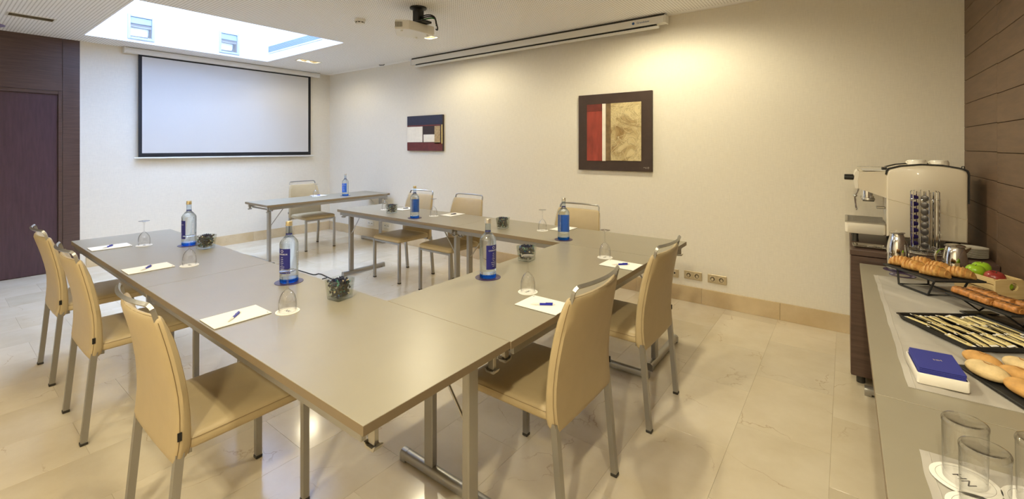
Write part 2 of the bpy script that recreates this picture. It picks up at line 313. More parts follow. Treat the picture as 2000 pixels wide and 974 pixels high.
# ------------------------------------------------------------------ mesh helpers
class MB:
    def __init__(s): s.bm = bmesh.new()
    def box(s, x0, x1, y0, y1, z0, z1, bev=0., seg=1, mi=0):
        t = bmesh.new()
        v = [t.verts.new((x, y, z)) for z in (z0, z1) for y in (y0, y1) for x in (x0, x1)]
        for f in ((0, 2, 3, 1), (4, 5, 7, 6), (0, 1, 5, 4), (2, 6, 7, 3), (0, 4, 6, 2), (1, 3, 7, 5)): t.faces.new([v[i] for i in f])
        if bev: bmesh.ops.bevel(t, geom=t.edges[:], offset=bev, segments=seg, affect='EDGES', profile=.5)
        for f in t.faces: f.material_index = mi
        s.merge(t); return s
    def merge(s, t, mat=None):
        if mat is not None: bmesh.ops.transform(t, matrix=mat, verts=t.verts[:])
        me = bpy.data.meshes.new('tmp'); t.to_mesh(me); t.free(); s.bm.from_mesh(me); bpy.data.meshes.remove(me); return s
    def quad(s, pts, mi=0):
        f = s.bm.faces.new([s.bm.verts.new(p) for p in pts]); f.material_index = mi; return s
    def loft(s, secs, closed=True, cap=True, mi=0):
        rows = [[s.bm.verts.new(p) for p in r] for r in secs]
        n = len(rows[0])
        for a, b in zip(rows, rows[1:]):
            for i in range(n if closed else n-1):
                j = (i+1) % n
                try: f = s.bm.faces.new((a[i], a[j], b[j], b[i])); f.material_index = mi
                except ValueError: pass
        if cap and closed:
            for r in (list(reversed(rows[0])), rows[-1]):
                f = s.bm.faces.new(r); f.material_index = mi
        return s
    def lathe(s, prof, segs=32, cx=0, cy=0, cap=True, mi=0):
        secs = [[(cx+r*cos(2*pi*i/segs), cy+r*sin(2*pi*i/segs), z) for i in range(segs)] for r, z in prof]
        return s.loft(secs, True, cap, mi)
    def tube(s, pts, r, segs=8, mi=0, closed=False, flat=None):
        pts = [Vector(p) for p in pts]; n = len(pts); secs = []
        up = Vector((0, 0, 1)); prev = None
        for i, p in enumerate(pts):
            if closed: d = (pts[(i+1) % n]-pts[i-1]).normalized()
            else: d = (pts[min(i+1, n-1)]-pts[max(i-1, 0)]).normalized()
            if prev is None:
                a = d.cross(up); 
                if a.length < .1: a = d.cross(Vector((1, 0, 0)))
                a.normalize()
            else:
                a = prev-d*prev.dot(d); a.normalize()
            prev = a; b = d.cross(a)
            if flat: 
                w, h = flat; secs.append([tuple(p+a*x*w+b*y*h) for x, y in ((-.5, -.5), (.5, -.5), (.5, .5), (-.5, .5))])
            else: secs.append([tuple(p+(a*cos(2*pi*k/segs)+b*sin(2*pi*k/segs))*r) for k in range(segs)])
        if closed: secs.append(secs[0])
        return s.loft(secs, True, not closed, mi)
    def prism(s, poly, y0, y1, mi=0):   # polygon in xz, extruded along y
        a = [s.bm.verts.new((x, y0, z)) for x, z in poly]; b = [s.bm.verts.new((x, y1, z)) for x, z in poly]
        n = len(poly)
        s.bm.faces.new(a).material_index = mi; s.bm.faces.new(list(reversed(b))).material_index = mi
        for i in range(n): s.bm.faces.new((a[i], b[i], b[(i+1) % n], a[(i+1) % n])).material_index = mi
        return s
    def blob(s, cx, cy, cz, rx, ry, rz, sub=2, mi=0, jit=0., rot=None):
        t = bmesh.new(); bmesh.ops.create_icosphere(t, subdivisions=sub, radius=1)
        for v in t.verts:
            if jit: v.co *= 1+random.uniform(-jit, jit)
        mat = Matrix.Translation((cx, cy, cz)) @ (rot.to_4x4() if rot else Matrix()) @ Matrix.Diagonal((rx, ry, rz, 1))
        for f in t.faces: f.material_index = mi
        return s.merge(t, mat)
    def build(s, name, mat, parent=None, smooth=False, angle=35, loc=None):
        bmesh.ops.remove_doubles(s.bm, verts=s.bm.verts[:], dist=1e-6)
        bmesh.ops.recalc_face_normals(s.bm, faces=s.bm.faces[:])
        me = bpy.data.meshes.new(name)
        if smooth:
            for f in s.bm.faces: f.smooth = True
            for e in s.bm.edges:
                if len(e.link_faces) == 2 and e.calc_face_angle(0) > radians(angle): e.smooth = False
        s.bm.to_mesh(me); s.bm.free()
        for m in (mat if isinstance(mat, (list, tuple)) else [mat]): me.materials.append(m)
        o = bpy.data.objects.new(name, me); C.objects.link(o)
        if parent: o.parent = parent
        if loc: o.location = loc
        return o
def box(name, mat, parent, x0, x1, y0, y1, z0, z1, bev=0., seg=1):
    return MB().box(x0, x1, y0, y1, z0, z1, bev, seg).build(name, mat, parent)
def tag(o, label, cat, group=None, kind=None):
    o['label'] = label; o['category'] = cat
    if group: o['group'] = group
    if kind: o['kind'] = kind
    return o
def thing(name, label, cat, loc=(0, 0, 0), rz=0, group=None):
    o = bpy.data.objects.new(name, None); C.objects.link(o); o.empty_display_size = .05
    o.location = loc; o.rotation_euler = (0, 0, rz); return tag(o, label, cat, group)
def struct(o, label=None):
    o['kind'] = 'structure'
    if label: o['label'] = label
    return o
def dup(root, loc, rz, label, group=None):
    def cp(o, par):
        c = o.copy(); C.objects.link(c); c.parent = par
        for ch in [x for x in o.children]: cp(ch, c)
        return c
    r = cp(root, None); r.location = loc; r.rotation_euler = (0, 0, rz); r['label'] = label
    if group: r['group'] = group
    return r
def rrect(hx, hy, r, n=4, cx=0, cy=0):
    r = min(r, hx*.999, hy*.999); pts = []
    for (sx, sy, a0) in ((1, 1, 0), (-1, 1, pi/2), (-1, -1, pi), (1, -1, 3*pi/2)):
        for k in range(n+1):
            a = a0+k*pi/2/n; pts.append((cx+sx*(hx-r)+r*cos(a), cy+sy*(hy-r)+r*sin(a)))
    return pts
_txt = {}
def text_bm(body, size, thick=.0004):
    """flat lettering as a bmesh lying in xy, centred"""
    key = (body, size)
    cu = bpy.data.curves.new('t', 'FONT'); cu.body = body; cu.size = size; cu.align_x = 'CENTER'; cu.align_y = 'CENTER'; cu.extrude = thick
    cu.resolution_u = 2
    o = bpy.data.objects.new('t', cu); C.objects.link(o)
    dg = bpy.context.evaluated_depsgraph_get(); me = o.evaluated_get(dg).to_mesh()
    t = bmesh.new(); t.from_mesh(me)
    o.evaluated_get(dg).to_mesh_clear(); bpy.data.objects.remove(o); bpy.data.curves.remove(cu)
    return t
def bez(p0, p1, p2, p3, n=12):
    out = []
    for i in range(n+1):
        t = i/n; u = 1-t
        out.append(tuple(u**3*a+3*u*u*t*b+3*u*t*t*c+t**3*d for a, b, c, d in zip(p0, p1, p2, p3)))
    return out

# ------------------------------------------------------------------ room shell
# floor: mortar bed with marble slabs, 0.4 x 0.6 m
floor = struct(box('floor', M['grout'], None, XW-.1, XR+.1, YN-.1, YF+.1, -.06, -.0022), 'polished cream marble floor in large rectangular slabs')
slab_me = {}
xj = -.056
def add_slab(x0, x1, y0, y1):
    x0 = max(x0, XW); x1 = min(x1, XR); y0 = max(y0, YN); y1 = min(y1, YF)
    if x1-x0 < .02 or y1-y0 < .02: return
    key = (round(x1-x0, 4), round(y1-y0, 4))
    if key not in slab_me:
        hx, hy = (x1-x0)/2-.0004, (y1-y0)/2-.0004
        o = MB().box(-hx, hx, -hy, hy, -.002, 0, .0002).build('slab', M['floor'], floor); slab_me[key] = o.data
    else:
        o = bpy.data.objects.new('slab', slab_me[key]); C.objects.link(o); o.parent = floor
    o.location = ((x0+x1)/2, (y0+y1)/2, 0)
col = -20
for c in range(-19, 3):
    x1 = xj+.395*c; off = 2.547 if c % 2 == 0 else 2.30
    k0 = int((YN-off)/.61)-2
    for k in range(k0, 8): add_slab(x1-.395, x1, off+.61*k, off+.61*(k+1))

ORD = ['topmost', 'second from the top', 'third from the top', 'fourth from the top', 'fifth from the top', 'sixth from the top', 'seventh from the top', 'eighth from the top', 'ninth from the top']
def grid_slab(mb, us, vs, holes, fn, t0, t1):
    """slab cut in a grid, cells whose centre lies in a hole left open; fn(u,v,t)->xyz"""
    for a, b in zip(us, us[1:]):
        for c, d in zip(vs, vs[1:]):
            mu, mv = (a+b)/2, (c+d)/2
            if any(h[0] < mu < h[1] and h[2] < mv < h[3] for h in holes): continue
            p = [fn(u, v, t) for t in (t0, t1) for v in (c, d) for u in (a, b)]
            vv = [mb.bm.verts.new(q) for q in p]
            for f in ((0, 2, 3, 1), (4, 5, 7, 6), (0, 1, 5, 4), (2, 6, 7, 3), (0, 4, 6, 2), (1, 3, 7, 5)): mb.bm.faces.new([vv[i] for i in f])
    return mb
SKY = (-6.77, -4.81, 1.085, 3.035)
DX, DY = [-6.25, -3.78, -1.30], [.63, 3.38, -1.1]  # near row behind the camera is added as fill light
DL = [(x, y) for y in DY for x in DX]+[(-.02, .63), (-.02, -1.1)]  # unseen buffet-side pair added to brighten the chair backs and right end
holes = [(SKY[0]-.012, SKY[1]+.012, SKY[2]-.012, SKY[3]+.012)] + [(x-.07, x+.07, y-.15, y+.15) for x, y in DL]
us = sorted({XW-.1, XR+.1} | {h[k] for h in holes for k in (0, 1)}); vs = sorted({YN-.1, YF+.1} | {h[k] for h in holes for k in (2, 3)})
ceil = struct(grid_slab(MB(), us, vs, holes, lambda u, v, t: (u, v, t), HC, HC+.04).build('ceiling', M['ceil']), 'white perforated acoustic ceiling with a square skylight well')
# skylight well
ZT = 5.30
LAMPS = [(1.455, 1.71, 2.715, 3.008), (2.409, 2.659, 2.712, 3.004)]
ZB = HC+.0005
well = struct(MB().box(SKY[1], SKY[1]+.011, SKY[2]-.011, SKY[3]+.011, ZB, ZT).box(SKY[0]-.011, SKY[1], SKY[2]-.011, SKY[2], ZB, ZT)
              .box(SKY[0]-.011, SKY[1], SKY[3], SKY[3]+.011, ZB, ZT).build('trim_1', M['white']), 'white plastered sides of the skylight well')
hl = [(a+.012, b-.012, c+.012, d-.012) for a, b, c, d in LAMPS]
us = sorted({SKY[2], SKY[3]} | {h[k] for h in hl for k in (0, 1)}); vs = sorted({ZB, ZT} | {h[k] for h in hl for k in (2, 3)})
w2 = grid_slab(MB(), us, vs, hl, lambda u, v, t: (t, u, v), SKY[0]-.011, SKY[0]).build('well_side', M['white'], well)
pane = struct(box('window_1', M['skypane'], None, SKY[0]-.08, SKY[1]+.08, SKY[2]-.08, SKY[3]+.08, ZT, ZT+.02), 'milky skylight glazing letting in daylight')
for (a, b, c, d), lab in zip(LAMPS, ('square framed wall lamp in the skylight well, the larger left one', 'square framed wall lamp in the skylight well, nearer the slotted grille')):
    X0 = SKY[0]; g = thing('wall_lamp', lab, 'wall lamp', (X0, (a+b)/2, c), 0, 'wall lamps in the skylight well')
    hw, hh = (b-a)/2, d-c
    fr = MB()
    for q in ((-hw, -hw+.026, 0, hh), (hw-.026, hw, 0, hh), (-hw+.026, hw-.026, 0, .026), (-hw+.026, hw-.026, hh-.026, hh)): fr.box(-.005, .012, q[0], q[1], q[2], q[3], .002)
    fr.build('frame', M['lampframe'], g)
    iw = hw-.0125
    rf = MB(); pr = [(-.012, .0125), (-.05, .03), (-.075, .07), (-.08, .12), (-.07, .17)]
    rf.loft([[(x, -iw, z), (x, iw, z)] for x, z in pr], closed=False)
    rf.build('reflector', M['reflector'], g, True)
    box('housing', M['lampframe'], g, -.079, -.006, -iw, iw, hh*.66, hh-.0125)
    MB().tube([(-.045, -iw+.01, .16), (-.045, iw-.01, .16)], .010, 10).build('lamp_tube', M['casing'], g, True)
    box('pane', M['clear'], g, -.004, -.001, -iw, iw, .0125, hh-.0125)
# slotted grille on the far side of the well
gr = thing('air_grille', 'long dark slotted air grille in the skylight well', 'vent', (-6.73, SKY[3], 2.79))
fm = MB(); 
for q in ((0, 1.46, 0, .012), (0, 1.46, .102, .114), (0, .012, .012, .102), (1.448, 1.46, .012, .102)): fm.box(q[0], q[1], -.01, -.0005, q[2], q[3])
fm.build('frame', M['white'], gr)
box('backing', M['grille'], gr, .012, 1.448, -.003, -.0005, .012, .102)
sl = MB().box(0, 1.436, -.010, -.0035, -.003, .003).build('slat', M['lampframe'], gr); sl.location = (.012, 0, .020)
for k in range(1, 7):
    o = sl.copy(); C.objects.link(o); o.parent = gr; o.location = (.012, 0, .020+.0125*k)

# walls
wb = struct(box('wall_back', M['wall'], None, XW-.1, XW, 1.115, YF+.1, 0, HC), 'cream linen papered wall behind the large projection screen')
wf = struct(box('wall_far', M['wall'], None, XW, XR+.1, YF, YF+.1, 0, HC), 'long cream linen papered wall with two paintings')
wn = struct(box('wall_near', M['plain'], None, XW, XR+.1, YN-.1, YN, 0, HC), 'plain cream wall behind the camera')
# dark door wall
wl = struct(box('wall_left', M['joint'], None, XW-.1, XW-.02, YN-.1, 1.115, 0, HC), 'dark wenge clad wall around the door')
box('panel', M['darkwood'], wl, XW-.019, XW+.002, .972, 1.115, 0, HC)
box('panel', M['darkwood'], wl, XW-.019, XW, -1.0, .969, 2.075, HC)
box('panel', M['darkwood'], wl, XW-.019, XW, YN, -.205, 0, 2.07)
d1 = struct(box('door_1', M['darkdoor'], None, XW-.019, XW-.012, -.12, .932, 0.004, 2.032), 'dark purple brown door in a wenge frame')
fr = MB().box(XW-.018, XW+.008, .935, .968, 0, 2.072, .002).build('door_frame', M['darkwood'], d1)
MB().box(XW-.018, XW+.008, -.16, .9345, 2.035, 2.072, .002).build('door_frame', M['darkwood'], d1)
MB().box(XW-.018, XW+.008, -.20, -.163, 0, 2.072, .002).build('door_frame', M['darkwood'], d1)
MB().tube([(XW, -.05, 1.02), (XW+.05, -.05, 1.02), (XW+.055, -.03, 1.02), (XW+.055, .06, 1.02)], .009, 8).build('door_handle', M['steel'], d1, True)
# brown cladding on the right
wr = struct(box('wall_right', M['joint'], None, XR+.014, XR+.1, YN, YF, 0, HC), 'dark brown panelled wall with horizontal joints')
pmz = {}
row_h = .1585
ys = [YF, 3.459, 2.30, 1.14, -.02, -1.18, YN]
for ci in range(len(ys)-1):
    y1, y0 = ys[ci], ys[ci+1]; dz = 0 if ci % 2 == 0 else -.004
    zb = .931-6*row_h+dz
    for k in range(-1, 18):
        z0 = max(0, zb+k*row_h); z1 = min(HC, zb+(k+1)*row_h)
        if z1-z0 < .02: continue
        key = (round(y1-y0, 3), round(z1-z0, 3))
        if key not in pmz:
            o = MB().box(0, .013, 0, y1-y0-.0018, 0, z1-z0-.003, .0012).build('panel', M['brownwood'], wr); pmz[key] = o.data
        else:
            o = bpy.data.objects.new('panel', pmz[key]); C.objects.link(o); o.parent = wr
        o.location = (XR, y0+.0009, z0+.0015)
# baseboards of marble pieces
def baseboard(name, lab, pieces, mk):
    r = thing(name, lab, 'baseboard'); del r['category']; r['kind'] = 'structure'
    for p in pieces: mk(p).parent = r
BBH = .1424
L = [YF-.013-.62*k for k in range(6)]
baseboard('baseboard_back', 'cream marble skirting under the projection screen', [(max(b, 1.118), a) for a, b in zip(L, L[1:])],
          lambda p: MB().box(XW+.0005, XW+.013, p[0]+.0008, p[1]-.0008, .0002, BBH, .0012).build('skirting_piece', M['base']))
L = [XW+.013+.615*k for k in range(14)]
baseboard('baseboard_far', 'cream marble skirting along the long wall', [(a, min(b, XR-.002)) for a, b in zip(L, L[1:]) if a < XR-.05],
          lambda p: MB().box(p[0]+.0008, p[1]-.0008, YF-.013, YF-.0005, .0002, BBH, .0012).build('skirting_piece', M['base']))

# ------------------------------------------------------------------ ceiling fittings
def downlight(x, y, label):
    power = {(-6.25, 3.38): .3, (-6.25, .63): 0, (-6.25, -1.1): 0, (-3.78, 3.38): .72, (-3.78, .63): .36, (-3.78, -1.1): .5, (-1.30, 3.38): 1.2, (-1.30, .63): 1.15, (-1.30, -1.1): .8, (-.02, .63): .75, (-.02, -1.1): 2.5}[(x, y)]
    g = thing('downlight', label, 'downlight', (x, y, HC), 0, 'recessed twin ceiling downlights')
    t = MB()
    for q in ((-.082, .082, -.162, -.148), (-.082, .082, .148, .162), (-.082, -.068, -.148, .148), (.068, .082, -.148, .148)): t.box(q[0], q[1], q[2], q[3], -.004, -.0003)
    t.build('trim', M['casing'], g)
    b = MB(); b.loft([[(sx*.0695*k, sy*.1495*k2, z) for sx, sy in ((1, 1), (-1, 1), (-1, -1), (1, -1))] for z, k, k2 in ((.0, 1, 1), (.05, .98, .99), (.11, .8, .92))], True, False)
    b.quad([(-.056, -.138, .11), (.056, -.138, .11), (.056, .138, .11), (-.056, .138, .11)])
    b.build('reflector', M['reflector'], g)
    box('divider', M['reflector'], g, -.06, .06, -.006, .006, .02, .109)
    for s in (-1, 1):
        MB().lathe([(.038, 0), (.038, .012), (.02, .03)], 20).build('lamp', M['lampglow'] if power else M['casing'], g, True, loc=(0, s*.07, .06))
        if not power: continue
        ld = bpy.data.lights.new('downlight_lamp', 'SPOT'); ld.energy = SPOT_W*power; ld.color = WARM; ld.spot_size = radians(172); ld.spot_blend = .5; ld.shadow_soft_size = .04
        lo = bpy.data.objects.new('downlight_lamp', ld); C.objects.link(lo); lo.parent = g; lo.location = (0, s*.07, -.006)
    return g
dlab = {(-6.25, .63): 'twin downlight in the ceiling above the dark door', (-6.25, 3.38): 'twin downlight near the corner right of the skylight', (-3.78, 3.38): 'twin downlight directly behind the ceiling projector'}
for x, y in DL: downlight(x, y, dlab.get((x, y), f'twin ceiling downlight outside the picture, {"added near fill" if y < 0 else "mid" if y < 2 else "far"} row, {"screen" if x < -5 else "middle" if x < -2 else "table end" if x < -1 else "buffet"} side'))

# smoke detector
g = thing('smoke_detector', 'small round cream smoke detector on the ceiling', 'smoke detector', (-3.80, 2.575, HC))
MB().lathe([(.052, -.0005), (.052, -.022), (.047, -.026)], 28).build('base', M['casing'], g, True)
MB().lathe([(.040, -.026), (.040, -.036), (.044, -.038), (.040, -.046), (.025, -.050)], 28).build('sensor_head', M['casing'], g, True)
for k in range(8): MB().box(.0365, .0415, -.010, .010, -.0365, -.0275).build('slot', M['darkmetal'], g).rotation_euler = (0, 0, k*pi/4)
g = thing('ceiling_speaker', 'round lilac disc on the ceiling above the door', 'ceiling disc', (-6.93, .40, HC))
MB().lathe([(.115, -.0005), (.115, -.006), (.10, -.012)], 32).build('rim', M['disc'], g, True)
MB().lathe([(.095, -.0121), (.06, -.0145)], 32).build('grille', M['disc'], g, True)
tag(MB().tube([(-5.66, 4.17, HC-.001), (-5.64, 4.17, HC-.012), (-5.58, 4.19, HC-.012), (-5.56, 4.19, HC-.001)], .006, 6).build('ceiling_bracket', M['darkmetal'], None, True), 'tiny dark bracket on the ceiling at the long wall', 'bracket')

# projector
PX, PY = -3.06, 2.671
g = thing('projector', 'white ceiling projector hanging from a black mount', 'projector', (PX, PY, 2.44), radians(0))
prj = g
# plan outline with a chamfered corner, body x from -.2 to .17, y from -.17 to .15
PP = [(-.027, -.238), (.064, -.159), (.075, .122), (-.13, .15), (-.215, -.075)]
def pbox(z, k):
    cx_, cy_ = -.05, -.03
    return [(cx_+(x-cx_)*k, cy_+(y-cy_)*k, z) for x, y in PP]
MB().loft([pbox(.006, .97), pbox(.010, .99), pbox(.014, 1), pbox(.076, 1), pbox(.082, .985), pbox(.085, .95)]).build('body', M['casing'], g, True, 25)
for k in range(6):
    o = MB().box(-.0018, .0018, -.003, .0015, -.022, .022).build('vent_slot', M['darkmetal'], g)
    o.location = Vector((-.022, -.2345, .045)).lerp(Vector((.018, -.1998, .045)), k/5); o.rotation_euler = (0, 0, math.atan2(.079, .091))
MB().lathe([(.03, 0), (.03, .010), (.024, .012)], 24).build('lens', M['black'], g, True).matrix_local = Matrix.Translation((-.1715, .038, .045)) @ Matrix.Rotation(math.atan2(.354, -.935)-pi/2, 4, 'Z') @ Matrix.Rotation(-pi/2, 4, 'X')
for x, y in ((-.02, -.17), (.03, .08), (-.12, .08)): MB().lathe([(.009, -.004), (.009, .0055)], 12).build('foot', M['casing'], g, True).location = (x, y, 0)
m = MB().lathe([(.075, 2.6795-2.44), (.075, 2.668-2.44), (.045, 2.655-2.44), (.036, 2.64-2.44)], 24)
m.build('ceiling_plate', M['black'], g, True)
MB().box(-.036, .036, -.036, .036, .108, .215, .004).build('mount_post', M['black'], g)
MB().box(-.10, .12, -.055, .055, .088, .108, .006).box(-.03, .03, -.13, .10, .0865, .096, .003).build('mount_bracket', M['black'], g)
for i, (a, b, mt) in enumerate((((.02, .01, .20), .20, 'black'), ((.03, -.02, .17), .19, 'black'), ((.03, .03, .15), .17, 'green'))):
    pts = bez((.036, .0, .15-.012*i), (.12, .02*i, .17-.02*i), (.19+.01*i, .03, .15), (.20-.015*i, .02+.02*i, .10-.02*i), 10)
    if i < 2: pts += bez(pts[-1], (.215, .03, .04), (.20, .06, .0+.015*i), (.172, .05, .03), 8)[1:]
    MB().tube(pts, .006, 6).build('cable', M['cable' if mt == 'black' else 'green'], g, True)

# roller screen pulled down on the back wall
g = thing('projection_screen', 'large white pull-down projection screen with black border on the wall', 'projection screen', (XW, 0, 0))
MB().prism([(x, z) for x, z in ((.012, 2.605), (.075, 2.605), (.088, 2.612), (.092, 2.64), (.088, 2.668), (.075, 2.676), (.012, 2.676))], 1.512, 4.045).build('casing', M['casing'], g)
for y in (1.497, 4.045): MB().box(.005, .096, y, y+.015, 2.598, 2.678, .003).build('end_cap', M['casing'], g)
box('fabric', M['screen'], g, .049, .0515, 1.682, 3.868, 1.353, 2.585)
MB().box(.048, .0512, 1.644, 1.6815, 1.303, 2.606).box(.048, .0512, 3.8685, 3.910, 1.303, 2.606).box(.048, .0512, 1.6815, 3.8685, 1.303, 1.3525).box(.048, .0512, 1.6815, 3.8685, 2.5855, 2.606).build('border', M['screenblack'], g)
MB().tube([(.05, 1.603, 1.291), (.05, 3.957, 1.284)], .011, 10).build('bottom_bar', M['casing'], g, True)
# rolled-up screen under the ceiling at the long wall
g = thing('rolled_screen', 'long white rolled-up screen casing along the top of the long wall', 'projection screen', (-4.90, 4.185, 2.66))
Lr = 3.55
MB().box(0, Lr, -.045, .045, -.068, 0, .006, 2).build('casing', M['casing'], g)
for x in (-.016, Lr): MB().box(x, x+.016, -.048, .05, -.072, .003, .003).build('end_cap', M['casing'], g)
box('slot', M['screenblack'], g, .07, Lr-.08, -.02, .01, -.083, -.0682)
MB().box(.05, Lr-.055, -.03, -.002, -.108, -.084, .004).build('bottom_bar', M['casing'], g)
MB().box(0, Lr, -.03, .03, .0005, .0195).build('mounting_rail', M['darkmetal'], g)
t = text_bm('Grandview', .028); o = MB().merge(t, Matrix.Translation((Lr-.20, -.0455, -.034)) @ Matrix.Rotation(pi/2, 4, 'X')).build('logo_text', M['logo'], g)
MB().lathe([(.013, 0), (.013, .0008)], 20).build('logo_dot', M['logo'], g).matrix_local = Matrix.Translation((Lr-.295, -.0452, -.034)) @ Matrix.Rotation(pi/2, 4, 'X')

# ------------------------------------------------------------------ paintings
g = thing('painting', 'large square dark brown abstract painting with red and gold blocks', 'painting', (-2.30, YF-.032, 1.19))
box('canvas', M['canvas'], g, 0, .80, 0, .0315, 0, .793, .002)
for nm, mt, q, th in (('red_block', 'redp', (.102, .277, .097, .615), .005), ('deep_red_block', 'redd', (.102, .275, .6155, .69), .004), ('white_stripe', 'whitep', (.2785, .3175, .097, .69), .006),
                      ('umber_stripe', 'brownp', (.3185, .374, .1, .688), .005), ('gold_block', 'impasto', (.3745, .695, .103, .69), .007)):
    MB().box(q[0], q[1], -th, -.0002, q[2], q[3], .0015).build(nm, M[mt], g)
rs = MB()
for k in range(26):
    x = random.uniform(.39, .66); z = random.uniform(.13, .66); a = random.uniform(-1.2, 1.2)+pi/2; Lk = random.uniform(.04, .12); cv = random.uniform(-.04, .04)
    pts = [(min(.69, max(.378, x+Lk*(i/6-.5)*cos(a)+cv*sin(pi*i/6))), -.0085, min(.685, max(.107, z+Lk*(i/6-.5)*sin(a)))) for i in range(7)]
    rs.tube(pts, .0017, 5)
o = rs.build('paint_ridges', M['ridge'], g, True); o['kind'] = 'stuff'
MB().tube([(.715, -.001, .04), (.735, -.001, .042), (.737, -.001, .03), (.745, -.001, .045), (.752, -.001, .03), (.76, -.001, .045), (.772, -.001, .044), (.764, -.001, .028)], .0012, 4).build('signature', M['whitep'], g)
g = thing('painting', 'small abstract painting with navy band, white block and dark red base', 'painting', (-5.105, YF-.032, 1.378))
box('canvas', M['blackp'], g, 0, .728, 0, .0315, 0, .497, .002)
for nm, mt, q in (('navy_band', 'navy', (.001, .70, .365, .496)), ('red_line', 'maroon', (.001, .69, .345, .3645)), ('white_block', 'whitep', (.001, .328, .122, .343)), ('cream_block', 'whitep', (.348, .57, .122, .228)),
                  ('tan_block', 'tan', (.572, .684, .10, .343)), ('maroon_band', 'maroon', (.001, .70, .001, .118)), ('ochre_strip', 'ochre', (.706, .727, .10, .36)), ('navy_corner', 'navy', (.7005, .727, .3605, .496)), ('maroon_corner', 'maroon', (.7005, .727, .001, .0995))):
    MB().box(q[0], q[1], -.004, -.0002, q[2], q[3], .001).build(nm, M[mt], g)

# ------------------------------------------------------------------ sockets
def socket(x, z, kind, label):
    g = thing('wall_socket', label, 'socket', (x, YF, z), 0, 'wall sockets above the skirting')
    wd = .158 if kind != 'uk' else .16
    mt = M['socket'] if kind != 'uk' else M['casing']
    MB().box(-wd/2, wd/2, -.011, -.0005, -.038, .038, .003).build('plate', mt, g)
    for s in (-1, 1):
        if kind == 'net':
            MB().box(s*.036-.019, s*.036+.019, -.0135, -.0112, -.023, .023, .001).build('insert', M['socketin'], g)
            for q in (-1, 1): MB().box(s*.036+q*.009-.006, s*.036+q*.009+.006, -.0145, -.0136, -.006, .010).build('jack', M['black'], g)
        elif kind == 'uk':
            for dx, dz in ((-.011, 0), (.011, 0)): MB().lathe([(.006, 0), (.006, .001)], 10).build('pin_hole', M['black'], g).matrix_local = Matrix.Translation((s*.036+dx, -.0111, dz)) @ Matrix.Rotation(pi/2, 4, 'X')
        else:
            MB().box(s*.036-.0225, s*.036+.0225, -.013, -.0112, -.0225, .0225, .001).build('insert', M['socketin'], g)
            MB().lathe([(.0195, 0), (.0195, .0012)], 20).build('well', M['socketdark'], g).matrix_local = Matrix.Translation((s*.036, -.0131, 0)) @ Matrix.Rotation(pi/2, 4, 'X')
            MB().lathe([(.012, 0), (.012, .0010)], 16).build('well_floor', M['socketin'], g).matrix_local = Matrix.Translation((s*.038, -.0144, -.003)) @ Matrix.Rotation(pi/2, 4, 'X')
            for dx in (-.0095, .0095): MB().lathe([(.003, 0), (.003, .0006)], 8).build('pin_hole', M['black'], g).matrix_local = Matrix.Translation((s*.036+dx, -.0156, 0)) @ Matrix.Rotation(pi/2, 4, 'X')
    return g
socket(-6.024, .224, 'uk', 'white double socket below the far end of the presenter table')
socket(-5.617, .226, 'uk', 'white double socket right of the presenter table leg')
socket(-1.335, .243, 'net', 'data socket half hidden behind the far chair at the table end')
socket(-1.127, .248, 'schuko', 'champagne double power socket, left one of the two right of the chair')
socket(-.920, .248, 'schuko', 'champagne double power socket, rightmost on the long wall')

# ------------------------------------------------------------------ tables
def make_table(name, label, L, Wd, loc, rz, post=1, group='folding conference tables', clamps=True, pin=.125):
    """long axis = local x, posts near the +y*post edge"""
    g = thing(name, label, 'table', loc, rz, group)
    hl, hw = L/2, Wd/2
    o = MB().box(-hl, hl, -hw, hw, TH-.028, TH, .0009).build('tabletop', M['table'], g)
    MB().box(-hl-.0004, hl+.0004, -hw-.0004, hw+.0004, TH-.0268, TH-.0012).build('edge_band', M['edge'], g)
    for s in (-1, 1):
        MB().box(-hl+.03, hl-.03, s*(hw-.022)-.009, s*(hw-.022)+.009, TH-.062, TH-.0282, .003).build('side_rail', M['alu'], g)
    yp = post*(hw-pin)
    for s in (-1, 1):
        xe = s*(hl-.075)
        MB().box(xe-.016, xe+.016, yp-.026, yp+.026, .046, TH-.064, .004).build('post', M['alu'], g)
        cb = MB().tube([(xe, -hw+.04, TH-.070), (xe, hw-.04, TH-.070)], .011, 8).build('cross_bar', M['alu'], g, True)
        # foot: rounded bar on two end blocks
        fl = hw-.02
        prof = [(-.022, .012), (.022, .012), (.022, .034), (.016, .044), (.006, .0485), (-.006, .0485), (-.016, .044), (-.022, .034)]
        f = MB().loft([[(xe+a, y, z) for a, z in prof] for y in (-fl+.006, fl-.006)]).build('foot', M['alu'], g, True)
        for q in (-1, 1):
            yy = q*fl
            MB().loft([[(xe+a*1.04, y, z) for a, z in [(-.022, .0005), (.022, .0005)]+[(a2, z2+.0008) for a2, z2 in prof[2:]]] for y in sorted((yy, yy-q*.032))]).build('end_cap', M['alu'], f, True)
        # folding brace
        MB().tube([(xe-s*.018, yp, .47), (xe-s*.20, yp, TH-.034)], .0055, 8).build('brace', M['steel'], g, True)
        MB().lathe([(.011, 0), (.011, .008)], 12).build('brace_pivot', M['steel'], g, True).matrix_local = Matrix.Translation((xe-s*.0165, yp, .47)) @ Matrix.Rotation(-s*pi/2, 4, 'Y')
        if clamps:
            for q in (-1, 1):
                yc = q*(hw-.055); xc = s*(hl-.035)
                c = MB().box(xc-.013, xc+.013, yc-.008, yc+.008, TH-.085, TH-.0285, .002)
                c.loft([[(xc+a, y, z) for a, z in ((-.024, TH-.083), (-.017, TH-.096), (.017, TH-.096), (.024, TH-.083), (.018, TH-.083), (.012, TH-.089), (-.012, TH-.089), (-.018, TH-.083))] for y in (yc-.014, yc+.014)])
                c.build('link_clamp', M['steel'], g)
    return g
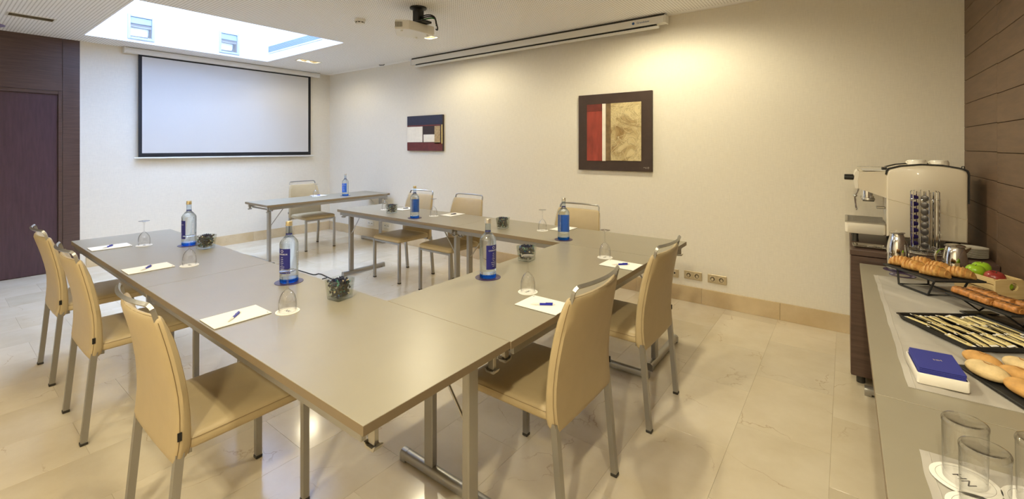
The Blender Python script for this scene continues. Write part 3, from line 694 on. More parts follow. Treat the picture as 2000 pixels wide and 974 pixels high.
x0, y0, TW, TL = -.9585, .6588, .6005, 1.8
make_table('conference_table', 'taupe folding table in the left foreground with one notepad near its corner', TL, TW, (x0-TL/2, y0+TW/2, 0), 0, 1)
make_table('conference_table', 'taupe folding table at the far left set with two notepads', TL, TW, (x0-TL*1.5-.0025, y0+TW/2, 0), 0, 1)
make_table('conference_table', 'taupe cross table joining both rows, two notepads on its right edge', 1.511, .699, (-.952-.3495, 1.2613+.7555, 0), pi/2, 1, pin=.20)
W6 = .587
make_table('conference_table', 'taupe folding table by the long wall, nearest the sockets', 1.795, W6, (-.9317-.8975, 2.777+W6/2, 0), 0, -1)
make_table('conference_table', 'taupe folding table by the long wall, toward the presenter end', 1.795, W6, (-.9317-1.795*1.5-.0025, 2.777+W6/2, 0), 0, -1)
make_table('presenter_table', 'taupe presenter table standing apart under the projection screen', 1.764, .603, (-5.466-.3015, 2.452+.882, 0), pi/2, -1)
CY0, CY1 = 1.613, 3.366; CX0, CX1 = .067, XR-.004
make_table('buffet_table', 'buffet table beside the dark cabinet with pastries and trays', CY1-CY0, CX1-CX0, ((CX0+CX1)/2, (CY0+CY1)/2, 0), pi/2, -1, 'buffet tables along the brown wall')
make_table('buffet_table', 'nearer buffet table with upturned tumblers', CY1-CY0, CX1-CX0, ((CX0+CX1)/2, CY0-.003-(CY1-CY0)/2, 0), pi/2, -1, 'buffet tables along the brown wall')

# ------------------------------------------------------------------ chairs
def make_chair(label):
    g = thing('conference_chair', label, 'chair', (0, 0, 0), 0, 'beige leather conference chairs')
    Y0 = -.2375   # rear feet
    prof = [  # z, rear y, front y, half width, plan bulge
        (.392, .030, .046, .210, .004), (.402, .022, .056, .224, .004), (.42, .022, .066, .2325, .005), (.45, .026, .070, .236, .006), (.50, .030, .071, .237, .008), (.56, .030, .069, .236, .011), (.62, .026, .064, .233, .015),
        (.68, .018, .056, .229, .019), (.74, .008, .046, .224, .023), (.80, -.004, .033, .217, .027), (.845, -.014, .019, .210, .030), (.868, -.019, .010, .205, .031), (.881, -.017, .003, .200, .031), (.887, -.012, -.004, .194, .031)]
    secs = []
    for z, yr, yf, hw, bl in prof:
        pts = []; t = (yf-yr)/2; ym = (yf+yr)/2; r = min(.014, t*.95)
        base = []
        n = 10
        for i in range(n+1): base.append((hw-r-2*(hw-r)*i/n, t))          # front, right to left
        for k in (1, 2, 3): a = pi/2+k*pi/4*.75; base.append((-(hw-r)+r*cos(a+.2), max(-t, min(t, (t-r)+r*sin(a)))))
        for i in range(n+1): base.append((-(hw-r)+2*(hw-r)*i/n, -t))
        for k in (1, 2, 3): a = -pi/2+k*pi/4*.75; base.append(((hw-r)+r*cos(a-.2), max(-t, min(t, -(t-r)+r*sin(a)))))
        for x, y in base:
            pts.append((x, Y0+ym+y-bl*(1-(x/hw)**2), z))
        secs.append(pts)
    back = MB().loft(secs).build('backrest', M['leather'], g, True, 50)
    for s in (-1, 1):
        MB().tube([(s*(hw-.003), Y0+yr-.0005+.006, z) for z, yr, yf, hw, bl in prof[2:-2]], .0009, 5).build('seam', M['seam'], back)
        MB().tube([(s*(hw-.003), Y0+yf-.0055, z) for z, yr, yf, hw, bl in prof[2:-2]], .0006, 5).build('seam', M['seam'], back)
    tp = prof[-2]
    MB().tube([(tp[3]*(1-2*i/14), Y0+(tp[1]+tp[2])/2-.006-tp[4]*(1-(1-2*i/14)**2), .8845) for i in range(15)], .0009, 5).build('seam', M['seam'], back)
    box('tag', M['black'], back, .2345, .2385, Y0+.028, Y0+.040, .478, .505)
    # grab rail
    pts = []
    hw = .190
    for i in range(5):
        a = i/4*pi/2; pts.append((-hw+.022*(1-cos(a)), 0, .893+.022*sin(a)+.012))
    pts = [(-hw-.001, 0, .868)]+pts+[(x, 0, .927) for x in [(-.15+.3*i/9) for i in range(10)]]
    for i in range(5):
        a = pi/2-i/4*pi/2; pts.append((hw-.022*(1-cos(a)), 0, .893+.022*sin(a)+.012))
    pts += [(hw+.001, 0, .868)]
    P = []
    for x, _, z in pts: P.append((x, Y0-.014-.033*(1-(x/hw)**2)-.012*(z-.868)/.05, z))
    MB().tube(P, 0, flat=(.009, .013)).build('grab_rail', M['alu'], g)
    # seat
    sc = []
    for z, ins, r in ((.424, .012, .02), (.428, .003, .025), (.436, 0, .028), (.455, 0, .03), (.466, .005, .034), (.4725, .014, .04), (.476, .03, .05), (.479, .07, .06), (.480, .13, .06)):
        sc.append([(x, y, z) for x, y in rrect(.222-ins, .212-ins, r, 4, 0, .032)])
    seat = MB().loft(sc).build('seat', M['leather'], g, True, 50)
    MB().tube([(x, y, .4595) for x, y in rrect(.2222, .2122, .0305, 4, 0, .032)], .0008, 4, closed=True).build('seam', M['seam'], seat)
    # legs
    for s in (-1, 1):
        for rear in (0, 1):
            h = .0125
            if rear: a, b = Vector((s*.2185, Y0, .008)), Vector((s*.2175, Y0+.038, .43))
            else: a, b = Vector((s*.209, .2285, .008)), Vector((s*.209, .2285, .4275))
            leg = MB().loft([[tuple(p+Vector(q)) for q in ((-h, -h, 0), (h, -h, 0), (h, h, 0), (-h, h, 0))] for p in (a, b)]).build('leg', M['alu'], g)
            MB().box(a.x-.0145, a.x+.0145, a.y-.0145, a.y+.0145, .0003, .014, .002).build('glide', M['darkmetal'], leg)
    MB().box(-.2, .2, Y0+.06, Y0+.08, .405, .4235).box(-.2, .2, .218, .238, .405, .4235).build('frame_rail', M['alu'], g)
    return g
chair = make_chair('beige chair beside the dark door, farthest of the three on the left')
chair.location = (-4.032, .7055, 0)
for loc, rz, lab in [((-3.152, .7035, 0), 0, 'beige chair in the middle of the three on the left'),
                     ((-1.965, .7055, 0), 0, 'beige chair nearest the camera at the left foreground table'),
                     ((-1.0435, 1.599, 0), pi/2, 'beige chair seen from behind at the right end, nearer one'),
                     ((-1.0265, 2.4175, 0), pi/2, 'beige chair at the right end, farther one by the wall sockets'),
                     ((-3.941, 3.228, 0), pi, 'beige chair by the long wall below the small painting, leftmost of its row'),
                     ((-3.197, 3.228, 0), pi, 'beige chair by the long wall, middle of its row'),
                     ((-1.885, 3.235, 0), pi, 'beige chair by the long wall below the large painting'),
                     ((-6.133, 3.366, 0), -pi/2, 'beige chair behind the presenter table under the screen')]:
    dup(chair, loc, rz, lab)

# ------------------------------------------------------------------ tableware
def coaster(x, y, lab, purple=True, r=None, z=TH, rot=0):
    r = r or (.068 if purple else .047)
    g = MB().lathe([(r-.0004, 0), (r, .0006), (r, .0016), (r-.0004, .002)], 40).build('bottle_coaster' if purple else 'paper_coaster', M['purple' if purple else 'paper'], None, True)
    g.location = (x, y, z); g.rotation_euler = (0, 0, rot)
    tag(g, lab, 'coaster', 'purple bottle coasters' if purple else 'white paper glass coasters')
    if not purple:
        t = text_bm('NH', .022*r/.047); MB().merge(t, Matrix.Translation((0, 0, .0020))).build('logo', M['ink'], g)
        MB().tube([(r*.82*cos(a*pi/20), r*.82*sin(a*pi/20), .0019) for a in range(40)], .0004, 4, closed=True).build('printed_ring', M['socketdark'], g)
    return g
def make_bottle(label, mat_label='label'):
    g = thing('water_bottle', label, 'bottle', (0, 0, 0), 0, 'clear water bottles with blue labels')
    R = .0435
    MB().lathe([(.030, .001), (.040, .001), (R, .005), (R, .010), (R, .021)], 40).build('base', M['bottlebase'], g, True)
    MB().lathe([(R-.0006, .0215), (R, .03), (R, .198), (R-.002, .206), (R-.008, .216), (.026, .228), (.0175, .237), (.0155, .242)], 40).build('body', M['bottle'], g, True, 60)
    MB().lathe([(.0155, .2425), (.0148, .262), (.0140, .287)], 28, cap=False).build('neck', M['neck'], g, True)
    MB().lathe([(.0157, .2424), (.0159, .2446), (.0157, .2466)], 28, cap=False).build('neck_ring', M['label'], g, True)
    cap = MB().lathe([(.0150, .286), (.0168, .287), (.0168, .292), (.0156, .2932), (.0156, .308), (.0145, .3105), (.008, .311)], 28).build('cap', M['cap'], g, True)
    # label: curved sheet on the -y side (front), 95 degrees wide
    def sheet(a0, a1, z0, z1, rr, mat, nm, n=20):
        m = MB(); m.loft([[(rr*sin(a0+(a1-a0)*i/n), -rr*cos(a0+(a1-a0)*i/n), z) for i in range(n+1)] for z in (z0, z1)], closed=False); return m.build(nm, mat, g, True)
    lb = sheet(-.92, .92, .050, .176, R+.0006, M[mat_label], 'label')
    def wrap(t, a_c, zc, rr):
        for v in t.verts:
            a = a_c+v.co.x/R; z = zc+v.co.y; v.co = (rr*sin(a), -rr*cos(a), z)
        return t
    MB().merge(wrap(text_bm('CABREIROÁ', .0105, .0001), 0, .148, R+.0011)).build('lettering', M['print'], lb)
    MB().merge(wrap(text_bm('O', .02, .0001), 0, .163, R+.0011)).build('drop_emblem', M['print'], lb)
    fp = MB()
    for k in range(8):
        w = random.uniform(.010, .030); z = .132-.0095*k; n = 6
        for o_ in ((-.5, 1),):
            for i in range(n):
                a = (-w/2+w*i/n)/R; b = (-w/2+w*(i+.8)/n)/R
                fp.quad([((R+.0011)*sin(q), -(R+.0011)*cos(q), zz) for q, zz in ((a, z), (b, z), (b, z+.0022), (a, z+.0022))])
    fp.build('fine_print', M['print'], lb)
    # vertical print and bird on the clear side opposite
    t = text_bm('CABREIROÁ', .016, .0001); bmesh.ops.rotate(t, cent=(0, 0, 0), matrix=Matrix.Rotation(pi/2, 3, 'Z'), verts=t.verts[:])
    MB().merge(wrap(t, pi*.62, .115, R+.0008)).build('side_lettering', M['print'], g)
    t = bmesh.new(); t.faces.new([t.verts.new(p) for p in ((-.010, .006, 0), (-.002, .001, 0), (.010, .010, 0), (.001, -.001, 0), (-.004, -.012, 0), (-.004, -.001, 0))])
    MB().merge(wrap(t, pi*.80, .085, R+.0008)).build('bird_mark', M['ink'], g)
    return g
bot = make_bottle('clear water bottle at the far end of the left table')
zb = TH+.002
def facing(x, y): return math.atan2(-x, y)   # rotation so that local -y looks at the camera
BOT = [(-3.707, 1.132, -1.40, 'clear water bottle with gold cap on the far left table', 'cap'),
       (-2.289, 1.134, -.80, 'clear water bottle with gold cap on the left foreground table', 'cap'),
       (-1.522, 1.81, .72, 'clear water bottle with silver cap on the cross table', 'cap2'),
       (-1.689, 2.888, 2.72, 'water bottle with bright blue label in front of the chair below the large painting', 'cap2'),
       (-3.366, 2.892, 2.55, 'water bottle on the wall-side table between two empty chairs', 'cap'),
       (-5.681, 3.612, -.5, 'small looking water bottle on the presenter table', 'cap2')]
for i, (x, y, rot, lab, cp) in enumerate(BOT):
    b = bot if i == 0 else dup(bot, (0, 0, 0), 0, lab)
    b['label'] = lab; b.location = (x, y, zb); b.rotation_euler = (0, 0, facing(x, y)+rot)
    if cp == 'cap2':
        for ch in b.children:
            if ch.name.startswith('cap'): ch.data = ch.data.copy(); ch.data.materials[0] = M['silvercap']
    coaster(x, y, 'purple coaster under the '+lab.replace('clear ', '').replace('in front of the chair ', ''))
# the bright inner side of labels seen through the bottle
for b in [o for o in C.objects if o.name.startswith('water_bottle')]:
    for ch in b.children:
        if ch.name.startswith('label') and (b.location.x, ) and round(b.location.x, 3) in (-1.689, -3.366, -5.681):
            ch.data = ch.data.copy(); ch.data.materials[0] = M['labelback']
def make_glass(label):
    g = thing('wine_glass', label, 'glass', (0, 0, 0), 0, 'upturned wine glasses on paper coasters')
    # upside down: rim at z=0, foot at the top
    MB().lathe([(.0330, .0002), (.0345, .014), (.0350, .030), (.0335, .048), (.0285, .066), (.0205, .080), (.0105, .0895), (.0050, .094)], 36, cap=False).build('bowl', M['glass'], g, True, 80)
    MB().lathe([(.0050, .094), (.0038, .102), (.0035, .125), (.0038, .150), (.0060, .160), (.0085, .1645)], 20, cap=False).build('stem', M['glass'], g, True, 80)
    MB().lathe([(.0085, .1645), (.020, .1675), (.0315, .1695), (.0325, .1705), (.0315, .1715), (.012, .1722), (.001, .1724)], 36, cap=False).build('foot', M['glass'], g, True, 80)
    return g
GL = [(-3.95, .939, 'upturned wine glass farthest left on the left table row'), (-3.072, .94, 'upturned wine glass before the vase on the far left table'),
      (-1.881, .926, 'upturned wine glass before the bottle in the left foreground'), (-1.215, 1.741, 'upturned wine glass on the cross table, nearer one'),
      (-1.207, 2.575, 'upturned wine glass on the cross table, farther one near the wall table'), (-2.01, 3.092, 'upturned wine glass left of the bright blue labelled bottle'),
      (-3.303, 3.084, 'upturned wine glass on the wall-side table right of the bottle'), (-4.070, 3.075, 'upturned wine glass behind the leftmost vase on the wall-side table'), (-5.914, 3.30, 'upturned wine glass on the presenter table')]
for i, (x, y, lab) in enumerate(GL):
    if i == 0: gl = make_glass(lab); gl.location = (x, y, TH+.002); gl.rotation_euler = (0, 0, 0)
    else: dup(gl, (x, y, TH+.002), 0, lab)
    coaster(x, y, 'white coaster under the '+lab.replace('upturned ', '').replace(' near the wall table', ''), False, rot=pi if y > 2.9 else (pi/2 if x > -1.3 else 0))
# notepads and pens
def notepad(x, y, rz, lab):
    g = thing('notepad', lab, 'notepad', (x, y, TH), rz, 'white A5 notepads')
    box('sheets', M['paper'], g, -.074, .074, -.105, .105, .0022, .0050)
    box('card_back', M['ink'], g, -.0738, .0738, -.1048, .1048, .0003, .0022)
    MB().merge(text_bm('NH', .008, .0001), Matrix.Translation((.060, .095, .0052))).build('logo', M['ink'], g)
    return g
def pen(x, y, rz, lab, dark=False, z=TH+.0052):
    g = thing('ballpoint_pen', lab, 'pen', (x, y, z), rz, 'ballpoint pens on the notepads')
    r = .0048
    def cylx(nm, x0, x1, r0, r1, mt): return MB().loft([[(xx, rr*cos(2*pi*k/10), r+rr*sin(2*pi*k/10)) for k in range(10)] for xx, rr in ((x0, r0), (x1, r1))]).build(nm, mt, g, True)
    cylx('barrel', -.022, .034, r, r, M['blue' if not dark else 'ink'])
    cylx('grip', -.046, -.0222, .0036, r, M['casing']); cylx('tip', -.062, -.0462, .0010, .0034, M['casing'])
    cylx('clicker', .0342, .046, .0032, .0028, M['casing'])
    MB().box(.004, .036, -.0016, .0016, 2*r-.0002, 2*r+.0018).build('clip', M['blue' if not dark else 'ink'], g)
NP = [(-4.060, .779, 0, 2.405, 'white notepad farthest left, before the chair by the door', False), (-3.176, .775, 0, 2.43, 'white notepad in the middle of the left table row', False), (-1.986, .770, 0, 2.38, 'white notepad in the left foreground beside the near chair', False),
      (-1.055, 1.636, pi/2, .585, 'white notepad on the cross table, nearer one behind the chair back', False), (-1.052, 2.461, pi/2, .763, 'white notepad on the cross table, farther one', False), (-1.905, 3.255, pi, 1.2, 'white notepad behind the bright blue labelled bottle', True),
      (-3.205, 3.255, pi, 1.2, 'white notepad before the middle wall-side chair', True), (-3.93, 3.24, pi, 1.2, 'white notepad before the leftmost wall-side chair', True), (-5.99, 3.385, -pi/2, .3, 'white notepad on the presenter table', False)]
for x, y, rz, pr, lab, dk in NP:
    notepad(x, y, rz, lab)
    if lab.startswith('white notepad behind'): continue
    pen(x+.008, y-.008, pr, ('dark pen' if dk else 'blue pen')+' on the '+lab.replace('white ', '').replace(' behind the chair back', ''), dk)
# square vases with potpourri
def make_vase(label):
    g = thing('square_vase', label, 'vase', (0, 0, 0), 0, 'square glass vases of potpourri')
    h0, h1, H, t = .040, .0475, .092, .0042
    b = MB()
    b.loft([[(x, y, z) for x, y in rrect(h, h, .006, 3)] for z, h in ((.0004, h0-.002), (.003, h0), (H-.002, h1), (H, h1-.0012))]+[[(x, y, z) for x, y in rrect(h, h, .004, 3)] for z, h in ((H-.001, h1-t), (.013, h0-t+.001))])
    b.build('glass_body', M['vase'], g, True, 40)
    return g
def potpourri(label, seed):
    random.seed(seed); b = MB()
    for k in range(330):
        z = random.uniform(.017, .088); rr = .031+.006*(z/.092)
        x, y = random.uniform(-rr, rr), random.uniform(-rr, rr)
        mi = random.choices((0, 1, 2, 3, 4), (7, 1.2, .8, 9, .6))[0] if z < .06 else random.choices((0, 1, 2, 3, 4), (9, 1.8, .9, 2, 1.4))[0]
        rot = Matrix.Rotation(random.uniform(0, 6), 3, 'X') @ Matrix.Rotation(random.uniform(0, 6), 3, 'Z')
        if mi in (0, 3): b.blob(x, y, z, random.uniform(.004, .0075), random.uniform(.002, .005), random.uniform(.005, .008), 1, mi, .4, rot)
        else: b.blob(x, y, z, random.uniform(.006, .0085), random.uniform(.005, .008), random.uniform(.0018, .004), 1, mi, .2, rot)
    for k in range(34):   # dark spiky tips on top
        x, y = random.uniform(-.028, .028), random.uniform(-.028, .028); z = .088
        b.blob(x, y, z, random.uniform(.0025, .004), random.uniform(.002, .003), random.uniform(.006, .011), 1, 0, .35, Matrix.Rotation(random.uniform(-.9, .9), 3, 'X') @ Matrix.Rotation(random.uniform(-.9, .9), 3, 'Y'))
    o = b.build('potpourri', [M['petalb'], M['petalg'], M['petalc'], M['petald'], M['petalblue']], None)
    return tag(o, label, 'potpourri', 'potpourri in the glass vases', 'stuff')
VS = [(-3.50, 1.165, .35, 'square glass vase on the far left table beside the bottle'), (-1.852, 1.150, .12, 'square glass vase on the left foreground table'), (-1.560, 2.222, .1, 'square glass vase on the cross table'),
      (-2.335, 2.975, .25, 'square glass vase at the seam of the wall-side tables'), (-3.80, 2.955, .2, 'square glass vase at the left end of the wall-side table')]
for i, (x, y, rz, lab) in enumerate(VS):
    if i == 0: vs_ = make_vase(lab); vs_.location = (x, y, TH); vs_.rotation_euler = (0, 0, rz)
    else: dup(vs_, (x, y, TH), rz, lab)
    p = potpourri('dark blue potpourri in the '+lab, 20+i); p.location = (x, y, TH); p.rotation_euler = (0, 0, rz)
random.seed(3)
# cables on the floor by the wall-side table
tag(MB().tube([(-5.3, 2.60, .006), (-5.008, 2.619, .006), (-4.76, 2.624, .006), (-4.735, 2.64, .006), (-4.745, 2.682, .006), (-4.70, 2.69, .006), (-4.43, 2.66, .006), (-4.30, 2.64, .006)], .0055, 6).build('floor_cable', M['cable'], None, True), 'black cable bent across the floor behind the left tables', 'cable')
tag(MB().tube([(-4.527, 2.60, .0055), (-4.526, 2.64, .0055), (-4.527, 2.655, .0055)], .005, 6).build('floor_cable', M['cable'], None, True), 'short black cable end on the floor beside the longer one', 'cable')

# ------------------------------------------------------------------ cabinet and coffee machine
CB = (.024, XR-.003, 3.385, 4.10); CZ = .811
g = thing('sideboard_cabinet', 'dark wenge cabinet carrying the coffee machine', 'cabinet', (0, 0, 0))
MB().box(CB[0], CB[1], CB[2]+.02, CB[3], .055, CZ-.03, .002).build('body', M['darkwood'], g)
MB().box(CB[0]-.004, CB[1], CB[2]-.004, CB[3], CZ-.0295, CZ, .002).build('top', M['darkwood'], g)
for k in (0, 1):
    a = CB[0]+.002+k*(CB[1]-CB[0])/2; b = a+(CB[1]-CB[0])/2-.004
    d = MB().box(a, b, CB[2], CB[2]+.0195, .055, CZ-.034, .0015).build('door', M['darkwood'], g)
    MB().tube([((b-.05) if k == 0 else (a+.05), CB[2]-.012, .45), ((b-.05) if k == 0 else (a+.05), CB[2]-.012, .58)], .005, 8).build('handle', M['steel'], d, True)
for x in (CB[0]+.05, CB[1]-.05):
    for y in (CB[2]+.06, CB[3]-.06): MB().lathe([(.022, .0003), (.022, .0545)], 16).build('foot', M['darkmetal'], g, True).location = (x, y, 0)

MY0, MY1 = 3.665, 4.02
g = thing('coffee_machine', 'cream espresso machine with white side panel on the dark cabinet', 'coffee machine', (0, 0, 0))
def outline(k=0):
    P = [(.207, .868), (.207, 1.255), (.211, 1.278), (.2205, 1.293), (.275, 1.311), (.369, 1.3225), (.46, 1.319), (.525, 1.306), (.552, 1.298), (.566, 1.288), (.572, 1.27), (.571, 1.10), (.573, 1.0), (.571, .868)]
    cx, cz = .39, 1.09
    return [(cx+(x-cx)*(1-k/.18), cz+(z-cz)*(1-k/.22)) for x, z in P]
for ya, yb in ((MY0, MY0+.045), (MY1-.045, MY1)):
    s_ = 1 if ya == MY0 else -1
    y_out = ya if s_ == 1 else yb; y_in = yb if s_ == 1 else ya
    MB().loft([[(x, y, z) for x, z in outline(k)] for y, k in ((y_out, .010), (y_out+s_*.004, .004), (y_out+s_*.012, 0), (y_in, 0))]).build('side_panel', M['machine'], g, True, 40)
MB().prism(outline(.003), MY0+.0455, MY1-.0455).build('body', M['machinew'], g)
# black trim following the top edge
inn = outline(-.0005); out = outline(-.0075)
ring_i = inn[1:12]; ring_o = out[1:12]
for ya, yb in ((MY0+.003, MY0+.030), (MY1-.030, MY1-.003)):
    tm = MB()
    for i in range(len(ring_i)-1):
        a, b, c, d = ring_i[i], ring_i[i+1], ring_o[i+1], ring_o[i]
        t = bmesh.new(); vv = [t.verts.new((x, y, z)) for y in (ya, yb) for x, z in (a, b, c, d)]
        for f in ((0, 1, 2, 3), (7, 6, 5, 4), (0, 4, 5, 1), (1, 5, 6, 2), (2, 6, 7, 3), (3, 7, 4, 0)): t.faces.new([vv[k] for k in f])
        tm.merge(t)
    tm.build('top_trim', M['black'], g)
# group housing
hs = [(.072, 1.27), (.064, 1.215), (.067, 1.162), (.2065, 1.109), (.2065, 1.279)]
MB().prism(hs, MY0+.014, MY1-.014).build('group_housing', M['machine'], g)
MB().loft([[(x, y, z) for x, z in q] for y, q in ((MY0+.016, [(.0660, 1.161), (.0635, 1.215), (.0715, 1.272), (.062, 1.281), (.048, 1.264), (.042, 1.215), (.048, 1.164)]), (MY1-.016, [(.0660, 1.161), (.0635, 1.215), (.0715, 1.272), (.062, 1.281), (.048, 1.264), (.042, 1.215), (.048, 1.164)]))]).build('control_panel', M['machinew'], g)
box('housing_lid', M['casing'], g, .085, .206, MY0+.03, MY1-.03, 1.2795, 1.284)
MB().box(.06, .215, MY0+.12, MY0+.16, 1.3, 1.304, .0015).build('cup_rail', M['chrome'], g)
MB().box(.19, .215, MY0+.1, MY0+.2, 1.2795, 1.2995).build('rail_bracket', M['black'], g)
for y in (MY0+.035, MY0+.14):
    k = MB().loft([[(x, y+r*cos(2*pi*a/14), 1.232+r*sin(2*pi*a/14)) for a in range(14)] for x, r in ((-.008, .013), (-.004, .016), (.040, .0165), (.0445, .010))]).build('steam_knob', M['black'], g, True)
for y in (MY0+.10, MY0+.24):
    MB().lathe([(.028, 1.098), (.028, 1.14), (.026, 1.16)], 24, .115, y).build('group_head', M['chrome'], g, True)
    MB().lathe([(.036, 1.082), (.037, 1.092), (.034, 1.0975)], 24, .118, y).build('group_collar', M['steel'], g, True)
    MB().box(.09, .15, y-.008, y+.008, 1.074, 1.0815, .002).build('spout', M['darkmetal'], g)
MB().tube(bez((.068, MY0+.05, 1.165), (.062, MY0+.045, 1.12), (.045, MY0+.04, 1.13), (.050, MY0+.035, 1.09), 8)+[(.055, MY0+.032, 1.03)], .0055, 8).build('steam_wand', M['chrome'], g, True)
MB().blob(.050, MY0+.04, 1.112, .012, .012, .010, 2).blob(.0555, MY0+.032, 1.027, .0075, .0075, .008, 2).build('wand_joint', M['chrome'], g, True)
MB().box(.160, .206, MY0+.09, MY0+.12, 1.03, 1.045, .003).build('hook', M['steel'], g)
# drip tray
dt = []
for z, ins in ((.868, .006), (.874, .001), (.925, 0), (.937, .001)):
    dt.append([(x, y, z) for x, y in rrect(.105-ins, (MY1-MY0)/2-.01-ins, .018, 4, .1005, (MY0+MY1)/2)])
tray = MB().loft(dt).build('drip_tray', M['machinew'], g, True, 40)
rim = MB()
for q in ((-.004, .205, MY0+.010, MY0+.020), (-.004, .205, MY1-.020, MY1-.010), (-.004, .012, MY0+.0205, MY1-.0205)): rim.box(q[0], q[1], q[2], q[3], .9372, .945, .002)
rim.build('rim', M['steel'], tray)
box('well', M['black'], tray, .013, .204, MY0+.021, MY1-.021, .9372, .939)
bar = MB().box(0, .190, -.0018, .0018, 0, .003).build('grille_bar', M['steel'], tray); bar.location = (.013, MY0+.028, .9405)
for k in range(1, 22):
    o = bar.copy(); C.objects.link(o); o.parent = tray; o.location = (.013, MY0+.028+.0143*k, .9405)
for x in (.035, .085, .135, .185): MB().box(x-.0015, x+.0015, MY0+.022, MY1-.022, .9395, .942).build('cross_wire', M['steel'], tray)
# side panel details
MB().tube([(.212, MY0-.0002, 1.106), (.568, MY0-.0002, 1.005)], .0014, 4).build('panel_line', M['socketin'], g)
for x in (.256, .452): MB().lathe([(.010, 0), (.008, .003), (.003, .0035)], 20).build('screw_dimple', M['machine'], g, True).matrix_local = Matrix.Translation((x, MY0-.0003, .902)) @ Matrix.Rotation(pi/2, 4, 'X')
for x in (.05, .24, .53):
    for y in (MY0+.05, MY1-.05): MB().lathe([(.020, CZ+.0005), (.017, CZ+.02), (.017, .8675)], 16, x, y).build('foot', M['darkmetal'], g, True)
for y in (MY0+.01, MY0+.02): MB().tube([(.545, y, 1.307), (.548, y, 1.319), (.556, y, 1.319), (.558, y, 1.305)], .0022, 5).build('rail_clip', M['darkmetal'], g)
# cups on top
def cup(x, y, z, lab, rz=0):
    g = thing('coffee_cup', lab, 'cup', (x, y, z), rz, 'white cups upturned on the coffee machine')
    MB().lathe([(.046, 0), (.0465, .004), (.0455, .020), (.040, .031), (.022, .034)], 32).build('bowl', M['porcelain'], g, True)
    MB().tube(bez((-.044, 0, .008), (-.066, 0, .006), (-.064, 0, .026), (-.043, 0, .024), 10), .0045, 8).build('handle', M['porcelain'], g, True)
cup(.362, MY0+.12, 1.3205, 'white cup on the coffee machine, left one', -.6); cup(.463, MY0+.13, 1.3190, 'white cup on the coffee machine, right one', -.8)
# capsule rack
RX, RY = .37, 3.525
g = thing('capsule_rack', 'chrome wire carousel rack for coffee capsules', 'capsule rack', (RX, RY, CZ))
MB().lathe([(.080, .0005), (.083, .004), (.080, .009), (.03, .013)], 40).build('base', M['chrome'], g, True)
MB().tube([(.078*cos(2*pi*i/40), .078*sin(2*pi*i/40), .014) for i in range(40)], .0025, 6, closed=True).build('base_ring', M['chrome'], g, True)
caps = []
for q in range(5):
    a = radians(-168+72*q); ca, sa = cos(a), sin(a); cx_, cy_ = .047*ca, .047*sa
    w = MB()
    for s in (-1, 1):
        px, py = cx_-s*.0195*sa+.012*ca, cy_+s*.0195*ca+.012*sa
        w.tube([(px*.55, py*.55, .022), (px, py, .03), (px, py, .36), (px*.9, py*.9, .366)], .0022, 6)
        px, py = cx_-s*.0195*sa-.014*ca, cy_+s*.0195*ca-.014*sa
        w.tube([(px, py, .02), (px, py, .36)], .0022, 6)
    w.tube([(cx_+.0225*cos(t*2*pi/18), cy_+.0225*sin(t*2*pi/18), .034) for t in range(18)], .002, 6, closed=True)
    w.tube([(cx_+.0225*cos(t*2*pi/18), cy_+.0225*sin(t*2*pi/18), .318) for t in range(18)], .0016, 6, closed=True)
    w.build('wire_column', M['chrome'], g, True); caps.append((cx_, cy_))
cp_proto = {}
def capsule(x, y, z, rz, kind, lab, grp):
    if kind not in cp_proto:
        gg = thing('coffee_capsule', lab, 'capsule', (x, y, z), 0, grp)
        mt = M['capsp' if kind == 'v' else 'capsg']
        def ring(px, rr): return [(px, rr*cos(2*pi*k/16), .0185+rr*sin(2*pi*k/16)) for k in range(16)]
        sh = MB().loft([ring(.012, .0185), ring(.0105, .0185), ring(.0100, .0152), ring(-.010, .0125), ring(-.0155, .009), ring(-.0165, .003)]).build('shell', mt, gg, True)
        MB().loft([ring(.0128, .0150), ring(.0122, .0165)]).build('foil', M['capsg'] if kind == 'g' else mt, gg, True)
        cp_proto[kind] = gg
    else: gg = dup(cp_proto[kind], (x, y, z), 0, lab)
    gg.location = (x, y, z); gg.rotation_euler = (0, 0, rz)
for k in range(8):
    capsule(RX+caps[0][0], RY+caps[0][1], CZ+.0375+.0385*k, radians(-168), 'v', 'violet coffee capsule, '+ORD[7-k]+' in the left rack column', 'violet capsules in the rack')
    capsule(RX+caps[1][0], RY+caps[1][1], CZ+.0375+.0385*k, radians(-96), 'g', 'dark grey coffee capsule, '+ORD[7-k]+' in the front rack column', 'grey capsules in the rack')
